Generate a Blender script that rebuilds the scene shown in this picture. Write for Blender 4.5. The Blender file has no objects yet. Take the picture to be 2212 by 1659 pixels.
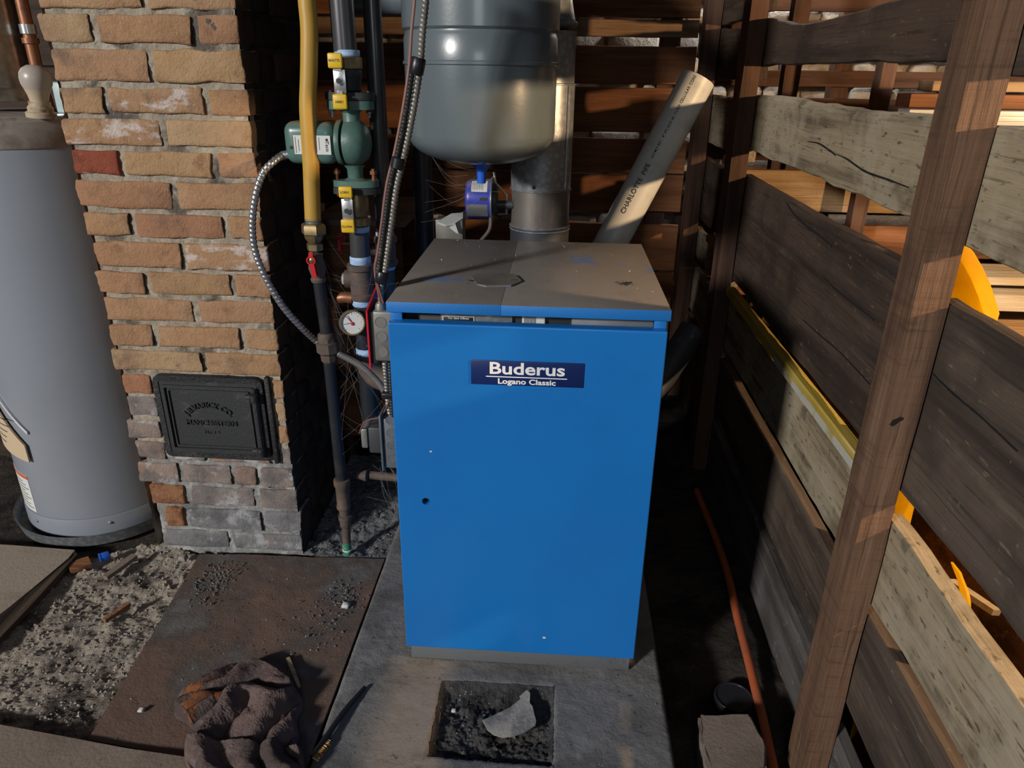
import bpy, bmesh, math, random
import numpy as np
from mathutils import Vector, Matrix, noise

random.seed(7)
S = bpy.context.scene
COL = S.collection
PI = math.pi

# ------------------------------------------------------------------ camera
CAM = Vector((.3564, -1.4405, 1.4346))
_yaw, _pitch, _roll, FPX = math.radians(-3.3845), math.radians(23.3964), math.radians(.833), 1562.88
def _axes():
    r = Vector((math.cos(_yaw), -math.sin(_yaw), 0)); f = Vector((math.sin(_yaw), math.cos(_yaw), 0)); u = Vector((0, 0, 1))
    f2 = f*math.cos(_pitch) - u*math.sin(_pitch); u2 = f*math.sin(_pitch) + u*math.cos(_pitch)
    return r*math.cos(_roll) + u2*math.sin(_roll), f2, u2*math.cos(_roll) - r*math.sin(_roll)
CR, CF, CU = _axes()
cd = bpy.data.cameras.new('camera'); cam = bpy.data.objects.new('camera', cd); COL.objects.link(cam)
cd.sensor_width = 36; cd.lens = FPX/2212*36; cd.clip_start = .02; cd.clip_end = 60
cam.matrix_world = Matrix((
    (CR.x, CU.x, -CF.x, CAM.x), (CR.y, CU.y, -CF.y, CAM.y), (CR.z, CU.z, -CF.z, CAM.z), (0, 0, 0, 1)))
S.camera = cam
def _ray(x, y): return CF + CR*((x-1106)/FPX) - CU*((y-829.5)/FPX)
# measured points of the place: a sight line met with the upright or level plane that a thing stands in
def PX(x, y, X): d = _ray(x, y); return CAM + d*((X-CAM.x)/d.x)
def PY(x, y, Y): d = _ray(x, y); return CAM + d*((Y-CAM.y)/d.y)
def PZ(x, y, Z): d = _ray(x, y); return CAM + d*((Z-CAM.z)/d.z)

# ------------------------------------------------------------------ world, lights, exposure
w = bpy.data.worlds.new('world'); S.world = w; w.use_nodes = True
w.node_tree.nodes['Background'].inputs[0].default_value = (.75, .85, 1, 1)
w.node_tree.nodes['Background'].inputs[1].default_value = .012
def light(name, kind, loc, energy, color, size=.1, target=None, spread=None):
    l = bpy.data.lights.new(name, kind); l.energy = energy; l.color = color
    o = bpy.data.objects.new(name, l); COL.objects.link(o); o.location = loc
    if kind == 'AREA':
        l.shape = 'RECTANGLE'; l.size = size[0]; l.size_y = size[1]
        o.rotation_euler = (Vector(target)-Vector(loc)).to_track_quat('-Z', 'Y').to_euler()
    else:
        l.shadow_soft_size = size
    return o
# daylight from the small cellar window behind the camera, to the left
light('window_daylight', 'AREA', (-7.4, -8.8, 4.9), 1400, (1, .965, .92), (1.15, .95), (.1, .3, .7))
# bare bulb in the store room past the slatted partition
light('store_bulb', 'POINT', (2.4, -.62, 1.56), 250, (1, .66, .36), .028)
# added weak frontal fill, lifts the plastic pipe and the black shadows
light('front_fill', 'AREA', (.35, -3.4, 1.9), 9, (.86, .93, 1), (.8, .6), (.4, .6, .8))
# added point light standing in for daylight on the fieldstone wall
light('stone_fill', 'POINT', (1.3, 2.75, 2.1), 30, (1, .93, .84), .06)
S.view_settings.view_transform = 'Standard'
S.view_settings.look = 'None'
S.view_settings.gamma = 1
S.view_settings.use_curve_mapping = False
S.view_settings.exposure = 0

# ------------------------------------------------------------------ mesh helpers
class MB:
    def __init__(s): s.v = []; s.f = []
    def add(s, vs, fs):
        n = len(s.v); s.v += [Vector(p) for p in vs]; s.f += [tuple(i+n for i in q) for q in fs]; return s
    def box(s, x0, x1, y0, y1, z0, z1):
        return s.add([(x0,y0,z0),(x1,y0,z0),(x1,y1,z0),(x0,y1,z0),(x0,y0,z1),(x1,y0,z1),(x1,y1,z1),(x0,y1,z1)],
                     [(0,3,2,1),(4,5,6,7),(0,1,5,4),(1,2,6,5),(2,3,7,6),(3,0,4,7)])
    def frombm(s, bm, mat=None):
        bm.verts.index_update()
        vs = [(mat @ v.co) if mat else v.co.copy() for v in bm.verts]
        s.add(vs, [tuple(v.index for v in f.verts) for f in bm.faces]); bm.free(); return s
    def rbox(s, x0, x1, y0, y1, z0, z1, r=.003, seg=2, cuts=0, rot=None):
        bm = bmesh.new(); bmesh.ops.create_cube(bm, size=1)
        c = Vector(((x0+x1)/2, (y0+y1)/2, (z0+z1)/2)); d = (x1-x0, y1-y0, z1-z0)
        for v in bm.verts: v.co = Vector((v.co.x*d[0], v.co.y*d[1], v.co.z*d[2]))
        r = min(r, min(d)*.49)
        bmesh.ops.bevel(bm, geom=bm.edges[:], offset=r, segments=seg, profile=.5, affect='EDGES')
        if cuts: bmesh.ops.subdivide_edges(bm, edges=[e for e in bm.edges if e.calc_length() > min(d)*.6], cuts=cuts, use_grid_fill=True)
        m = Matrix.Translation(c)
        if rot: m = m @ rot.to_4x4()
        return s.frombm(bm, m)
    def tube(s, pts, r, n=14, caps=True, closed=False):
        pts = [Vector(p) for p in pts]; N = len(pts)
        rr = r if isinstance(r, (list, tuple)) else [r]*N
        t0 = (pts[1]-pts[0]).normalized(); up = Vector((0,0,1)) if abs(t0.z) < .9 else Vector((1,0,0))
        a = t0.cross(up).normalized(); base = len(s.v); rings = []
        for i, p in enumerate(pts):
            if closed: t = pts[(i+1) % N]-pts[i-1]
            else: t = pts[min(i+1, N-1)]-pts[max(i-1, 0)]
            t.normalize(); a = (a - t*a.dot(t)).normalized(); b = t.cross(a)
            ri = rr[i]
            rings.append([p + (a*math.cos(2*PI*k/n) + b*math.sin(2*PI*k/n))*(ri(2*PI*k/n) if callable(ri) else ri) for k in range(n)])
        vs = [q for g in rings for q in g]; fs = []
        for i in range(N if closed else N-1):
            j = (i+1) % N
            for k in range(n): fs.append((i*n+k, i*n+(k+1) % n, j*n+(k+1) % n, j*n+k))
        if caps and not closed: fs += [tuple(range(n-1, -1, -1)), tuple((N-1)*n+k for k in range(n))]
        return s.add(vs, fs)
    def lathe(s, prof, org=(0,0,0), axis=(0,0,1), n=28, caps=True, sx=1):
        ax = Vector(axis).normalized(); org = Vector(org)
        up = Vector((0,0,1)) if abs(ax.z) < .9 else Vector((1,0,0))
        a = ax.cross(up).normalized(); b = ax.cross(a)
        vs = []; fs = []
        for r, t in prof:
            for k in range(n):
                an = 2*PI*(k+.5)/n; vs.append(org + ax*t + (a*math.cos(an)*sx + b*math.sin(an))*max(r, 1e-5))
        for i in range(len(prof)-1):
            for k in range(n): fs.append((i*n+k, i*n+(k+1) % n, (i+1)*n+(k+1) % n, (i+1)*n+k))
        if caps: fs += [tuple(range(n-1, -1, -1)), tuple((len(prof)-1)*n+k for k in range(n))]
        return s.add(vs, fs)
    def prism(s, poly, off):
        poly = [Vector(p) for p in poly]; off = Vector(off); n = len(poly)
        return s.add(poly + [p+off for p in poly],
                     [tuple(range(n)), tuple(range(2*n-1, n-1, -1))] + [(i, (i+n), (i+1) % n+n, (i+1) % n) for i in range(n)])
    def jitter(s, amp, scale, seed=0, fn=None):
        o = Vector((seed*3.7, seed*1.3, seed*7.1))
        for v in s.v:
            d = noise.noise_vector(v*scale + o)*amp
            v += d if fn is None else d*fn(v)
        return s
    def rough(s, amp, scale, seed=0): return s.jitter(amp, scale, seed)

WL = {}
def _link(o, parent, wl):
    COL.objects.link(o); WL[o.name] = Vector(wl)
    if parent is not None:
        o.parent = parent; o.matrix_parent_inverse = Matrix.Translation(-WL[parent.name])
    o.location = wl
def tag(o, label=None, cat=None, group=None, kind=None):
    for k, v in (('label', label), ('category', cat), ('group', group), ('kind', kind)):
        if v: o[k] = v
    return o
def empty(name, loc, label=None, cat=None, group=None, kind=None):
    o = bpy.data.objects.new(name, None); o.empty_display_size = .05; _link(o, None, loc)
    return tag(o, label, cat, group, kind)
def obj(name, mb, mat, parent=None, smooth=38, label=None, cat=None, group=None, kind=None):
    me = bpy.data.meshes.new(name)
    V = mb.v
    lo = Vector((min(p.x for p in V), min(p.y for p in V), min(p.z for p in V)))
    hi = Vector((max(p.x for p in V), max(p.y for p in V), max(p.z for p in V)))
    c = (lo+hi)/2
    if parent is None: c.z = lo.z
    me.from_pydata([tuple(p-c) for p in V], [], mb.f); me.update()
    bm = bmesh.new(); bm.from_mesh(me); bmesh.ops.recalc_face_normals(bm, faces=bm.faces[:]); bm.to_mesh(me); bm.free()
    if smooth:
        me.polygons.foreach_set('use_smooth', [True]*len(me.polygons)); me.set_sharp_from_angle(angle=math.radians(smooth))
    me.materials.append(mat)
    o = bpy.data.objects.new(name, me); _link(o, parent, c)
    return tag(o, label, cat, group, kind)
def text(name, s, loc, right, up, height, mat, parent, ext=.0006, bold=0, sx=1, align='CENTER', arc=None):
    """raised lettering lying in the plane of right/up"""
    cu = bpy.data.curves.new(name, 'FONT'); cu.body = s; cu.size = 1; cu.extrude = 0; cu.offset = bold
    cu.align_x = align; cu.align_y = 'CENTER'; cu.resolution_u = 3
    t = bpy.data.objects.new(name, cu); COL.objects.link(t)
    dg = bpy.context.evaluated_depsgraph_get(); me0 = bpy.data.meshes.new_from_object(t.evaluated_get(dg))
    bpy.data.objects.remove(t); bpy.data.curves.remove(cu)
    right = Vector(right).normalized(); up = Vector(up).normalized(); nrm = right.cross(up)
    sc = height/.72; mb = MB(); n = len(me0.vertices); vs = []
    for v in me0.vertices:
        x, y = v.co.x*sc*sx, v.co.y*sc
        if arc:                       # bend round a circle of radius arc
            a = x/arc; x, y = (arc+y)*math.sin(a), (arc+y)*math.cos(a)-arc
        vs.append(Vector(loc) + right*x + up*y)
    top = [p + nrm*ext for p in vs]
    fs = [tuple(p.vertices) for p in me0.polygons]
    cnt = {}
    for f in fs:
        for i in range(len(f)):
            e = (f[i], f[(i+1) % len(f)]); k = (min(e), max(e)); cnt.setdefault(k, []).append(e)
    mb.add(vs + top, [tuple(i+n for i in f) for f in fs] + [tuple(reversed(f)) for f in fs] +
           [(e[0][0], e[0][1], e[0][1]+n, e[0][0]+n) for e in cnt.values() if len(e) == 1])
    bpy.data.meshes.remove(me0)
    return obj(name, mb, mat, parent, smooth=0)
def spline(pts, n=12):
    P = [Vector(p) for p in pts]; P = [P[0]*2-P[1]] + P + [P[-1]*2-P[-2]]; out = []
    for i in range(1, len(P)-2):
        for k in range(n):
            t = k/n; a, b, c, d = P[i-1:i+3]
            out.append(.5*((2*b) + (c-a)*t + (2*a-5*b+4*c-d)*t*t + (3*b-a-3*c+d)*t**3))
    out.append(P[-2]); return out
def even(pts, step):
    out = [pts[0].copy()]; acc = 0
    for a, b in zip(pts, pts[1:]):
        L = (b-a).length
        while acc + L >= step and L > 0:
            t = (step-acc)/L; a = a.lerp(b, t); out.append(a.copy()); L = (b-a).length; acc = 0
        acc += L
    return out
def armour(pts, r, pitch, depth=.14, n=12, per=6):
    """spiral metal armour: a tube with a helical corrugation"""
    P = even(spline(pts, 40), pitch/per); rr = []
    for i in range(len(P)):
        def f(a, i=i): return r*(1 - depth + depth*abs(math.sin(PI*i/per + a/2)))
        rr.append(f)
    return MB().tube(P, rr, n)
def grid(x0, x1, y0, y1, step, hf):
    nx = max(2, int((x1-x0)/step)+1); ny = max(2, int((y1-y0)/step)+1)
    vs = []
    for j in range(ny):
        y = y0+(y1-y0)*j/(ny-1)
        for i in range(nx):
            x = x0+(x1-x0)*i/(nx-1); vs.append((x, y, hf(x, y)))
    fs = [(j*nx+i, j*nx+i+1, (j+1)*nx+i+1, (j+1)*nx+i) for j in range(ny-1) for i in range(nx-1)]
    m = MB(); m.add(vs, fs); m.nx, m.ny = nx, ny; return m
def fbm(x, y, z=0, oct=4): return noise.fractal(Vector((x, y, z)), 1.0, 2.0, oct)
def inpoly(x, y, P):
    c = False; n = len(P)
    for i in range(n):
        a, b = P[i], P[i-1]
        if (a[1] > y) != (b[1] > y) and x < (b[0]-a[0])*(y-a[1])/(b[1]-a[1])+a[0]: c = not c
    return c

# ------------------------------------------------------------------ materials
def mat(name, base, rough=.6, metal=0, layers=(), bump=(), spec=.5, coat=0, rnd=None, roughvar=0, alpha=None, trans=0):
    """base colour, then colour layers laid over it through noise masks; bump = (scale, stretch, distance)"""
    m = bpy.data.materials.new(name); m.use_nodes = True; nt = m.node_tree; N = nt.nodes; L = nt.links
    b = N['Principled BSDF']
    def nd(t, **k):
        q = N.new('ShaderNode'+t)
        for a, v in k.items(): setattr(q, a, v)
        return q
    tc = nd('TexCoord'); oi = nd('ObjectInfo')
    off = nd('VectorMath', operation='SCALE'); off.inputs[0].default_value = (37, 53, 71); L.new(oi.outputs['Random'], off.inputs['Scale'])
    co = nd('VectorMath', operation='ADD'); L.new(tc.outputs['Object'], co.inputs[0]); L.new(off.outputs[0], co.inputs[1])
    def stretch(st):
        if not st: return co.outputs[0]
        q = nd('VectorMath', operation='MULTIPLY'); L.new(co.outputs[0], q.inputs[0]); q.inputs[1].default_value = st; return q.outputs[0]
    def tex(kind, s, st, detail=4, dist=0):
        if kind == 'voronoi':
            q = nd('TexVoronoi'); q.inputs['Scale'].default_value = s; L.new(stretch(st), q.inputs['Vector']); return q.outputs['Distance']
        if kind == 'crack':
            q = nd('TexVoronoi', feature='DISTANCE_TO_EDGE'); q.inputs['Scale'].default_value = s; L.new(stretch(st), q.inputs['Vector']); return q.outputs['Distance']
        if kind == 'wave':
            q = nd('TexWave'); q.inputs['Scale'].default_value = s; q.inputs['Distortion'].default_value = dist or 6; q.inputs['Detail'].default_value = 3
            q.inputs['Detail Scale'].default_value = 1.5
            L.new(stretch(st), q.inputs['Vector']); return q.outputs['Fac']
        q = nd('TexNoise'); q.inputs['Scale'].default_value = s; q.inputs['Detail'].default_value = detail; q.inputs['Roughness'].default_value = .62
        q.inputs['Distortion'].default_value = dist; L.new(stretch(st), q.inputs['Vector']); return q.outputs['Fac']
    col = None
    if rnd:                                  # every piece its own tint
        cr = nd('ValToRGB'); e = cr.color_ramp.elements
        cr.color_ramp.interpolation = 'LINEAR'
        for i, c in enumerate(rnd):
            p = i/(len(rnd)-1)
            el = e[i] if i < 2 and len(rnd) > 1 else e.new(p)
            el.position = p; el.color = (*c, 1)
        L.new(oi.outputs['Random'], cr.inputs[0]); col = cr.outputs[0]
    for ly in layers:
        t = tex(ly.get('k', 'noise'), ly['s'], ly.get('st'), ly.get('d', 5), ly.get('dist', 0))
        mr = nd('MapRange'); mr.clamp = True; mr.interpolation_type = 'SMOOTHSTEP'
        mr.inputs['From Min'].default_value = ly['lo']; mr.inputs['From Max'].default_value = ly['hi']
        mr.inputs['To Max'].default_value = ly.get('a', 1); L.new(t, mr.inputs['Value']); fac = mr.outputs[0]
        if ly.get('side'):                   # shade of the stack's sooty flank, put into the colour
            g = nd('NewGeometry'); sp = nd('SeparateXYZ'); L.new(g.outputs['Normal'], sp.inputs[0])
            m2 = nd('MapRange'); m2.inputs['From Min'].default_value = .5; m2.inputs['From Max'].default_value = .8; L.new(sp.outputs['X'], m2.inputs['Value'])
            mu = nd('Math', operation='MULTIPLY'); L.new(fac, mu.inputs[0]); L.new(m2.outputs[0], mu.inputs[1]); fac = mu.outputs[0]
        if ly.get('up'):                     # settles on faces that look up
            g = nd('NewGeometry'); sp = nd('SeparateXYZ'); L.new(g.outputs['Normal'], sp.inputs[0])
            m2 = nd('MapRange'); m2.inputs['From Min'].default_value = .55; m2.inputs['From Max'].default_value = .85; L.new(sp.outputs['Z'], m2.inputs['Value'])
            mu = nd('Math', operation='MULTIPLY'); L.new(fac, mu.inputs[0]); L.new(m2.outputs[0], mu.inputs[1]); fac = mu.outputs[0]
        mx = nd('Mix', data_type='RGBA'); L.new(fac, mx.inputs['Factor'])
        if col is None: mx.inputs['A'].default_value = (*base, 1)
        else: L.new(col, mx.inputs['A'])
        mx.inputs['B'].default_value = (*ly['c'], 1); col = mx.outputs['Result']
    if col is None: b.inputs['Base Color'].default_value = (*base, 1)
    else: L.new(col, b.inputs['Base Color'])
    b.inputs['Roughness'].default_value = rough; b.inputs['Metallic'].default_value = metal
    b.inputs['Specular IOR Level'].default_value = spec; b.inputs['Coat Weight'].default_value = coat; b.inputs['Coat Roughness'].default_value = .15
    if trans: b.inputs['Transmission Weight'].default_value = trans
    if roughvar:
        t = tex('noise', 9, None); mr = nd('MapRange'); mr.inputs['To Min'].default_value = max(0, rough-roughvar); mr.inputs['To Max'].default_value = min(1, rough+roughvar)
        L.new(t, mr.inputs['Value']); L.new(mr.outputs[0], b.inputs['Roughness'])
    prev = None
    for bp in bump:
        s, st, dist = bp[:3]; kind = bp[3] if len(bp) > 3 else 'noise'
        q = nd('Bump'); q.inputs['Distance'].default_value = dist; q.inputs['Strength'].default_value = 1
        L.new(tex(kind, s, st, 6), q.inputs['Height'])
        if prev: L.new(prev, q.inputs['Normal'])
        prev = q.outputs['Normal']
    if prev: L.new(prev, b.inputs['Normal'])
    return m

def wood(name, base, dark, pale, axis, rough=.8, grey=None, saw=False, rnd=None, pa=.5, scuff=None, pits=None):
    st = [1, 1, 1]; st['xyz'.index(axis)] = .06; fine = [1, 1, 1]; fine['xyz'.index(axis)] = .03
    ly = [dict(c=dark, s=14, st=st, lo=.42, hi=.68), dict(c=pale, s=26, st=st, lo=.55, hi=.74, a=pa),
          dict(c=dark, s=5, lo=.52, hi=.72, a=.55), dict(c=dark, s=120, st=fine, lo=.56, hi=.66, a=.65)]
    if grey: ly.append(dict(c=grey, s=4.5, lo=.44, hi=.6, a=.7))
    if scuff:
        sc = [1.6, 1.6, 1.6]; sc['xyz'.index(axis)] = .35
        ly += [dict(c=scuff, s=55, st=sc, lo=.62, hi=.72, a=.55), dict(c=dark, s=2.4, lo=.5, hi=.66, a=.7), dict(c=scuff, s=150, st=(.3, .3, .3), lo=.66, hi=.7, a=.35)]
    if pits:
        sc = [1, 1, 1]; sc['xyz'.index(axis)] = .3
        ly += [dict(c=pits, s=85, st=sc, lo=.58, hi=.68, a=.8), dict(c=pits, s=6, lo=.62, hi=.72, a=.6)]
    bp = [(90, fine, .003), (22, st, .005)]
    if saw:
        cross = [.25, .25, .25]; cross['xyz'.index(axis)] = 3.2
        bp.append((16, cross, .0025)); ly.append(dict(c=dark, s=22, st=cross, lo=.54, hi=.66, a=.4))
    return mat(name, base, rough, layers=ly, bump=bp, spec=.25, rnd=rnd)

M = {}
BL = (.009, .165, .52)
M['blue'] = mat('blue_enamel', BL, .36, layers=[dict(c=(.01, .125, .44), s=3, lo=.4, hi=.7, a=.4)], coat=.15)
M['lid'] = mat('blue_enamel_dusty', BL, .55, layers=[dict(c=(.205, .18, .155), s=5, lo=.28, hi=.42, up=1, a=.97), dict(c=(.17, .145, .12), s=22, lo=.5, hi=.72, up=1, a=.7),
    dict(c=(.03, .027, .025), s=60, lo=.66, hi=.72, up=1, a=.6), dict(c=(.26, .232, .195), s=3, lo=.5, hi=.7, up=1, a=.6), dict(c=(.2, .185, .165), s=240, lo=.62, hi=.7, up=1, a=.35)], bump=[(260, None, .0005)])
M['navy'] = mat('navy_badge', (.006, .02, .11), .38)
M['silver_ink'] = mat('silver_lettering', (.78, .8, .83), .4)
M['galv'] = mat('galvanised_steel', (.36, .38, .4), .36, .55, layers=[dict(c=(.2, .215, .23), s=60, k='voronoi', lo=.25, hi=.6, a=.6), dict(c=(.16, .16, .165), s=6, lo=.52, hi=.75, a=.6)], bump=[(90, None, .0003)], roughvar=.12)
M['galv_dark'] = mat('heat_darkened_flue_steel', (.2, .18, .165), .42, .5, layers=[dict(c=(.09, .075, .068), s=7, st=(1, 1, .3), lo=.42, hi=.7), dict(c=(.42, .4, .37), s=30, lo=.66, hi=.72, a=.5)], roughvar=.12)
M['collar'] = mat('black_flue_collar', (.05, .055, .065), .5, .4, layers=[dict(c=(.14, .15, .17), s=30, lo=.6, hi=.7, a=.6)])
M['plinth'] = mat('dusty_galvanised_plinth', (.17, .185, .2), .55, .35, layers=[dict(c=(.26, .27, .28), s=9, st=(.4, 1, 1), lo=.5, hi=.7, a=.7), dict(c=(.1, .1, .11), s=25, lo=.55, hi=.7, a=.5)])
M['black'] = mat('black_paint', (.012, .012, .014), .5)
M['void'] = mat('black_void', (.004, .004, .004), .9)
M['tank'] = mat('grey_tank_enamel', (.115, .145, .165), .28, layers=[dict(c=(.095, .12, .138), s=4, lo=.4, hi=.7, a=.5), dict(c=(.03, .03, .03), s=50, lo=.74, hi=.78, a=.7)], coat=.35, bump=[(120, None, .00015)])
M['iron'] = mat('black_iron_pipe', (.075, .075, .08), .32, .35, layers=[dict(c=(.11, .085, .07), s=8, lo=.52, hi=.75, a=.6), dict(c=(.2, .2, .2), s=120, lo=.7, hi=.75, a=.5)], coat=.2)
M['iron_blue'] = mat('blue_black_gas_pipe', (.022, .026, .034), .38, .2, layers=[dict(c=(.05, .045, .04), s=9, lo=.5, hi=.75), dict(c=(.22, .22, .21), s=110, lo=.72, hi=.76, a=.6)])
M['rust_iron'] = mat('rusty_cast_fitting', (.115, .085, .07), .72, .15, layers=[dict(c=(.2, .12, .08), s=20, lo=.48, hi=.68, a=.7), dict(c=(.05, .042, .04), s=9, lo=.5, hi=.7, a=.7)], bump=[(160, None, .0008)])
M['rust'] = mat('rusted_bolt', (.26, .1, .05), .85, layers=[dict(c=(.12, .05, .03), s=60, lo=.45, hi=.65)], bump=[(200, None, .001)])
M['brass'] = mat('dull_brass', (.32, .24, .12), .42, .7, layers=[dict(c=(.16, .13, .09), s=25, lo=.45, hi=.65, a=.8)])
M['copper'] = mat('dull_copper_pipe', (.3, .13, .07), .45, .6, layers=[dict(c=(.14, .07, .045), s=15, lo=.45, hi=.7, a=.8)])
M['chrome'] = mat('zinc_plated_steel', (.55, .57, .58), .3, .8, layers=[dict(c=(.32, .3, .22), s=30, lo=.58, hi=.7, a=.6)])
M['armour'] = mat('galvanised_cable_armour', (.5, .52, .54), .3, .85, layers=[dict(c=(.2, .2, .2), s=9, lo=.55, hi=.75, a=.5)])
M['armour_dull'] = mat('dusty_cable_armour', (.3, .29, .265), .5, .6, layers=[dict(c=(.13, .125, .115), s=14, lo=.45, hi=.7, a=.7)])
M['armour_black'] = mat('black_cable_armour', (.03, .03, .03), .5, .3, layers=[dict(c=(.14, .14, .13), s=60, lo=.55, hi=.7, a=.6)])
M['yellow_pipe'] = mat('yellow_gas_tubing', (.5, .3, .055), .42, layers=[dict(c=(.4, .22, .03), s=10, lo=.48, hi=.7, a=.6), dict(c=(.62, .45, .16), s=140, lo=.68, hi=.72, a=.5), dict(c=(.12, .07, .02), s=70, lo=.74, hi=.77, a=.6)])
M['handle'] = mat('yellow_vinyl_handle', (.72, .46, .02), .4, layers=[dict(c=(.5, .29, .01), s=30, lo=.6, hi=.75, a=.5)])
M['red'] = mat('red_vinyl_handle', (.55, .015, .025), .38)
M['red_dull'] = mat('dull_red_handwheel', (.45, .03, .03), .6, layers=[dict(c=(.15, .02, .02), s=60, lo=.5, hi=.7)])
M['tape'] = mat('pale_blue_thread_tape', (.3, .46, .72), .6, layers=[dict(c=(.5, .63, .82), s=25, st=(1, 1, 5), lo=.45, hi=.65)], bump=[(60, (1, 1, 5), .0008)])
M['green'] = mat('green_pump_enamel', (.075, .15, .13), .42, layers=[dict(c=(.09, .21, .18), s=18, lo=.5, hi=.7, a=.6), dict(c=(.2, .16, .1), s=9, lo=.4, hi=.6, up=1, a=.85)], bump=[(180, None, .0006)])
M['green_smooth'] = mat('green_motor_enamel', (.085, .17, .155), .3, layers=[dict(c=(.21, .18, .12), s=6, lo=.25, hi=.4, up=1, a=.85)], coat=.2)
M['black_cast'] = mat('black_cast_flange', (.02, .024, .026), .6, layers=[dict(c=(.05, .06, .065), s=25, lo=.5, hi=.7)], bump=[(150, None, .0006)])
M['label'] = mat('white_printed_label', (.66, .67, .66), .5)
M['ink'] = mat('black_ink', (.015, .015, .015), .6)
M['steel_box'] = mat('galvanised_junction_box', (.24, .235, .215), .5, .5, layers=[dict(c=(.15, .14, .125), s=8, lo=.45, hi=.7, a=.7)])
M['steel_box_blue'] = mat('grey_relay_box', (.17, .19, .205), .45, .4, layers=[dict(c=(.1, .11, .12), s=12, lo=.45, hi=.7, a=.6)])
M['relay_side'] = mat('dark_grey_relay_body', (.055, .062, .07), .5, .2)
M['motor_blue'] = mat('blue_damper_housing', (.035, .05, .36), .35, layers=[dict(c=(.22, .2, .2), s=5, lo=.35, hi=.55, up=1, a=.7)])
M['cap_blue'] = mat('bright_blue_plastic', (.02, .12, .62), .35)
M['white_plastic'] = mat('white_plastic', (.62, .66, .63), .45)
M['wire'] = mat('brown_thermostat_wire', (.2, .085, .07), .5)
M['dark_wire'] = mat('dark_wire_sheath', (.09, .08, .06), .6)
M['elec_tape'] = mat('black_electrical_tape', (.012, .013, .018), .35)
M['pvc'] = mat('grey_white_plastic_pipe', (.72, .74, .72), .42, layers=[dict(c=(.3, .3, .285), s=9, lo=.5, hi=.75, a=.5), dict(c=(.09, .085, .08), s=60, lo=.71, hi=.75, a=.6)])
M['pvc_in'] = M['pvc']
M['heater'] = mat('pale_grey_heater_enamel', (.25, .275, .32), .3, layers=[dict(c=(.225, .245, .28), s=2, lo=.4, hi=.7, a=.6), dict(c=(.08, .07, .06), s=60, lo=.765, hi=.785, a=.8)], coat=.25)
M['heater_top'] = mat('dusty_heater_top', (.28, .25, .22), .6, layers=[dict(c=(.15, .11, .08), s=9, lo=.45, hi=.7), dict(c=(.1, .05, .03), s=20, lo=.6, hi=.75, a=.7)])
M['flue_bright'] = mat('bright_galvanised_vent', (.42, .4, .36), .3, .85, layers=[dict(c=(.28, .26, .23), s=50, k='voronoi', lo=.25, hi=.6, a=.5)])
M['bulb'] = mat('dusty_frosted_bulb', (.42, .37, .33), .35)
M['bulb_base'] = mat('cream_bulb_collar', (.5, .41, .29), .5, layers=[dict(c=(.2, .13, .08), s=40, lo=.62, hi=.7)])
M['porcelain'] = mat('stained_porcelain_holder', (.45, .36, .26), .5, layers=[dict(c=(.17, .1, .06), s=30, lo=.45, hi=.62)])
M['paleblue'] = mat('pale_blue_plate', (.38, .5, .52), .4)
M['paper'] = mat('brown_paper_manual', (.55, .42, .28), .7)
M['film'] = mat('plastic_sleeve', (.6, .62, .64), .2)
M['orange_strip'] = mat('orange_label_strip', (.6, .13, .05), .5)
M['iron_door'] = mat('black_cast_iron_door', (.035, .038, .042), .55, .2, layers=[dict(c=(.11, .095, .08), s=12, lo=.55, hi=.75, a=.7), dict(c=(.3, .26, .21), s=30, lo=.7, hi=.76, a=.7)], bump=[(140, None, .0012)])
M['iron_frame'] = mat('tarred_iron_frame', (.02, .021, .024), .5, .1, layers=[dict(c=(.16, .2, .28), s=60, lo=.64, hi=.72, a=.7), dict(c=(.16, .11, .08), s=12, lo=.55, hi=.75, a=.7)], bump=[(80, None, .004)])
PK = [dict(c=(.5, .35, .22), s=9, lo=.5, hi=.75, a=.45), dict(c=(.2, .1, .06), s=22, lo=.55, hi=.72, a=.55), dict(c=(.1, .085, .075), s=7, lo=.53, hi=.74, a=.7), dict(c=(.22, .12, .075), s=3.2, lo=.5, hi=.7, a=.6), dict(c=(.6, .5, .42), s=150, lo=.64, hi=.7, a=.55), dict(c=(.12, .07, .05), s=180, lo=.63, hi=.7, a=.5)]
SIDE_SHADE = [dict(c=(.035, .028, .025), s=8, lo=.2, hi=.35, side=1, a=.93)]  # right-facing brick sides coloured darker, painted shade over the soot
BB = [(45, None, .005), (170, None, .003)]
M['brick'] = mat('weathered_orange_brick', (.4, .2, .1), .9, rnd=[(.40, .24, .13), (.37, .195, .11), (.42, .29, .17), (.34, .155, .09), (.41, .265, .14), (.38, .21, .12)], layers=PK + SIDE_SHADE, bump=BB, spec=.2)
M['brick_chalk'] = mat('brick_with_chalk_bloom', (.4, .24, .135), .9, layers=PK + [dict(c=(.62, .56, .54), s=28, st=(.5, 1, 1), lo=.5, hi=.62, a=.75)] + SIDE_SHADE, bump=BB, spec=.2)
M['brick_red'] = mat('dark_red_brick', (.27, .075, .045), .9, layers=[dict(c=(.15, .05, .035), s=16, lo=.5, hi=.7), dict(c=(.6, .5, .45), s=34, st=(.3, 1, 2.2), lo=.6, hi=.68, a=.8)], bump=BB, spec=.2)
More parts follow.
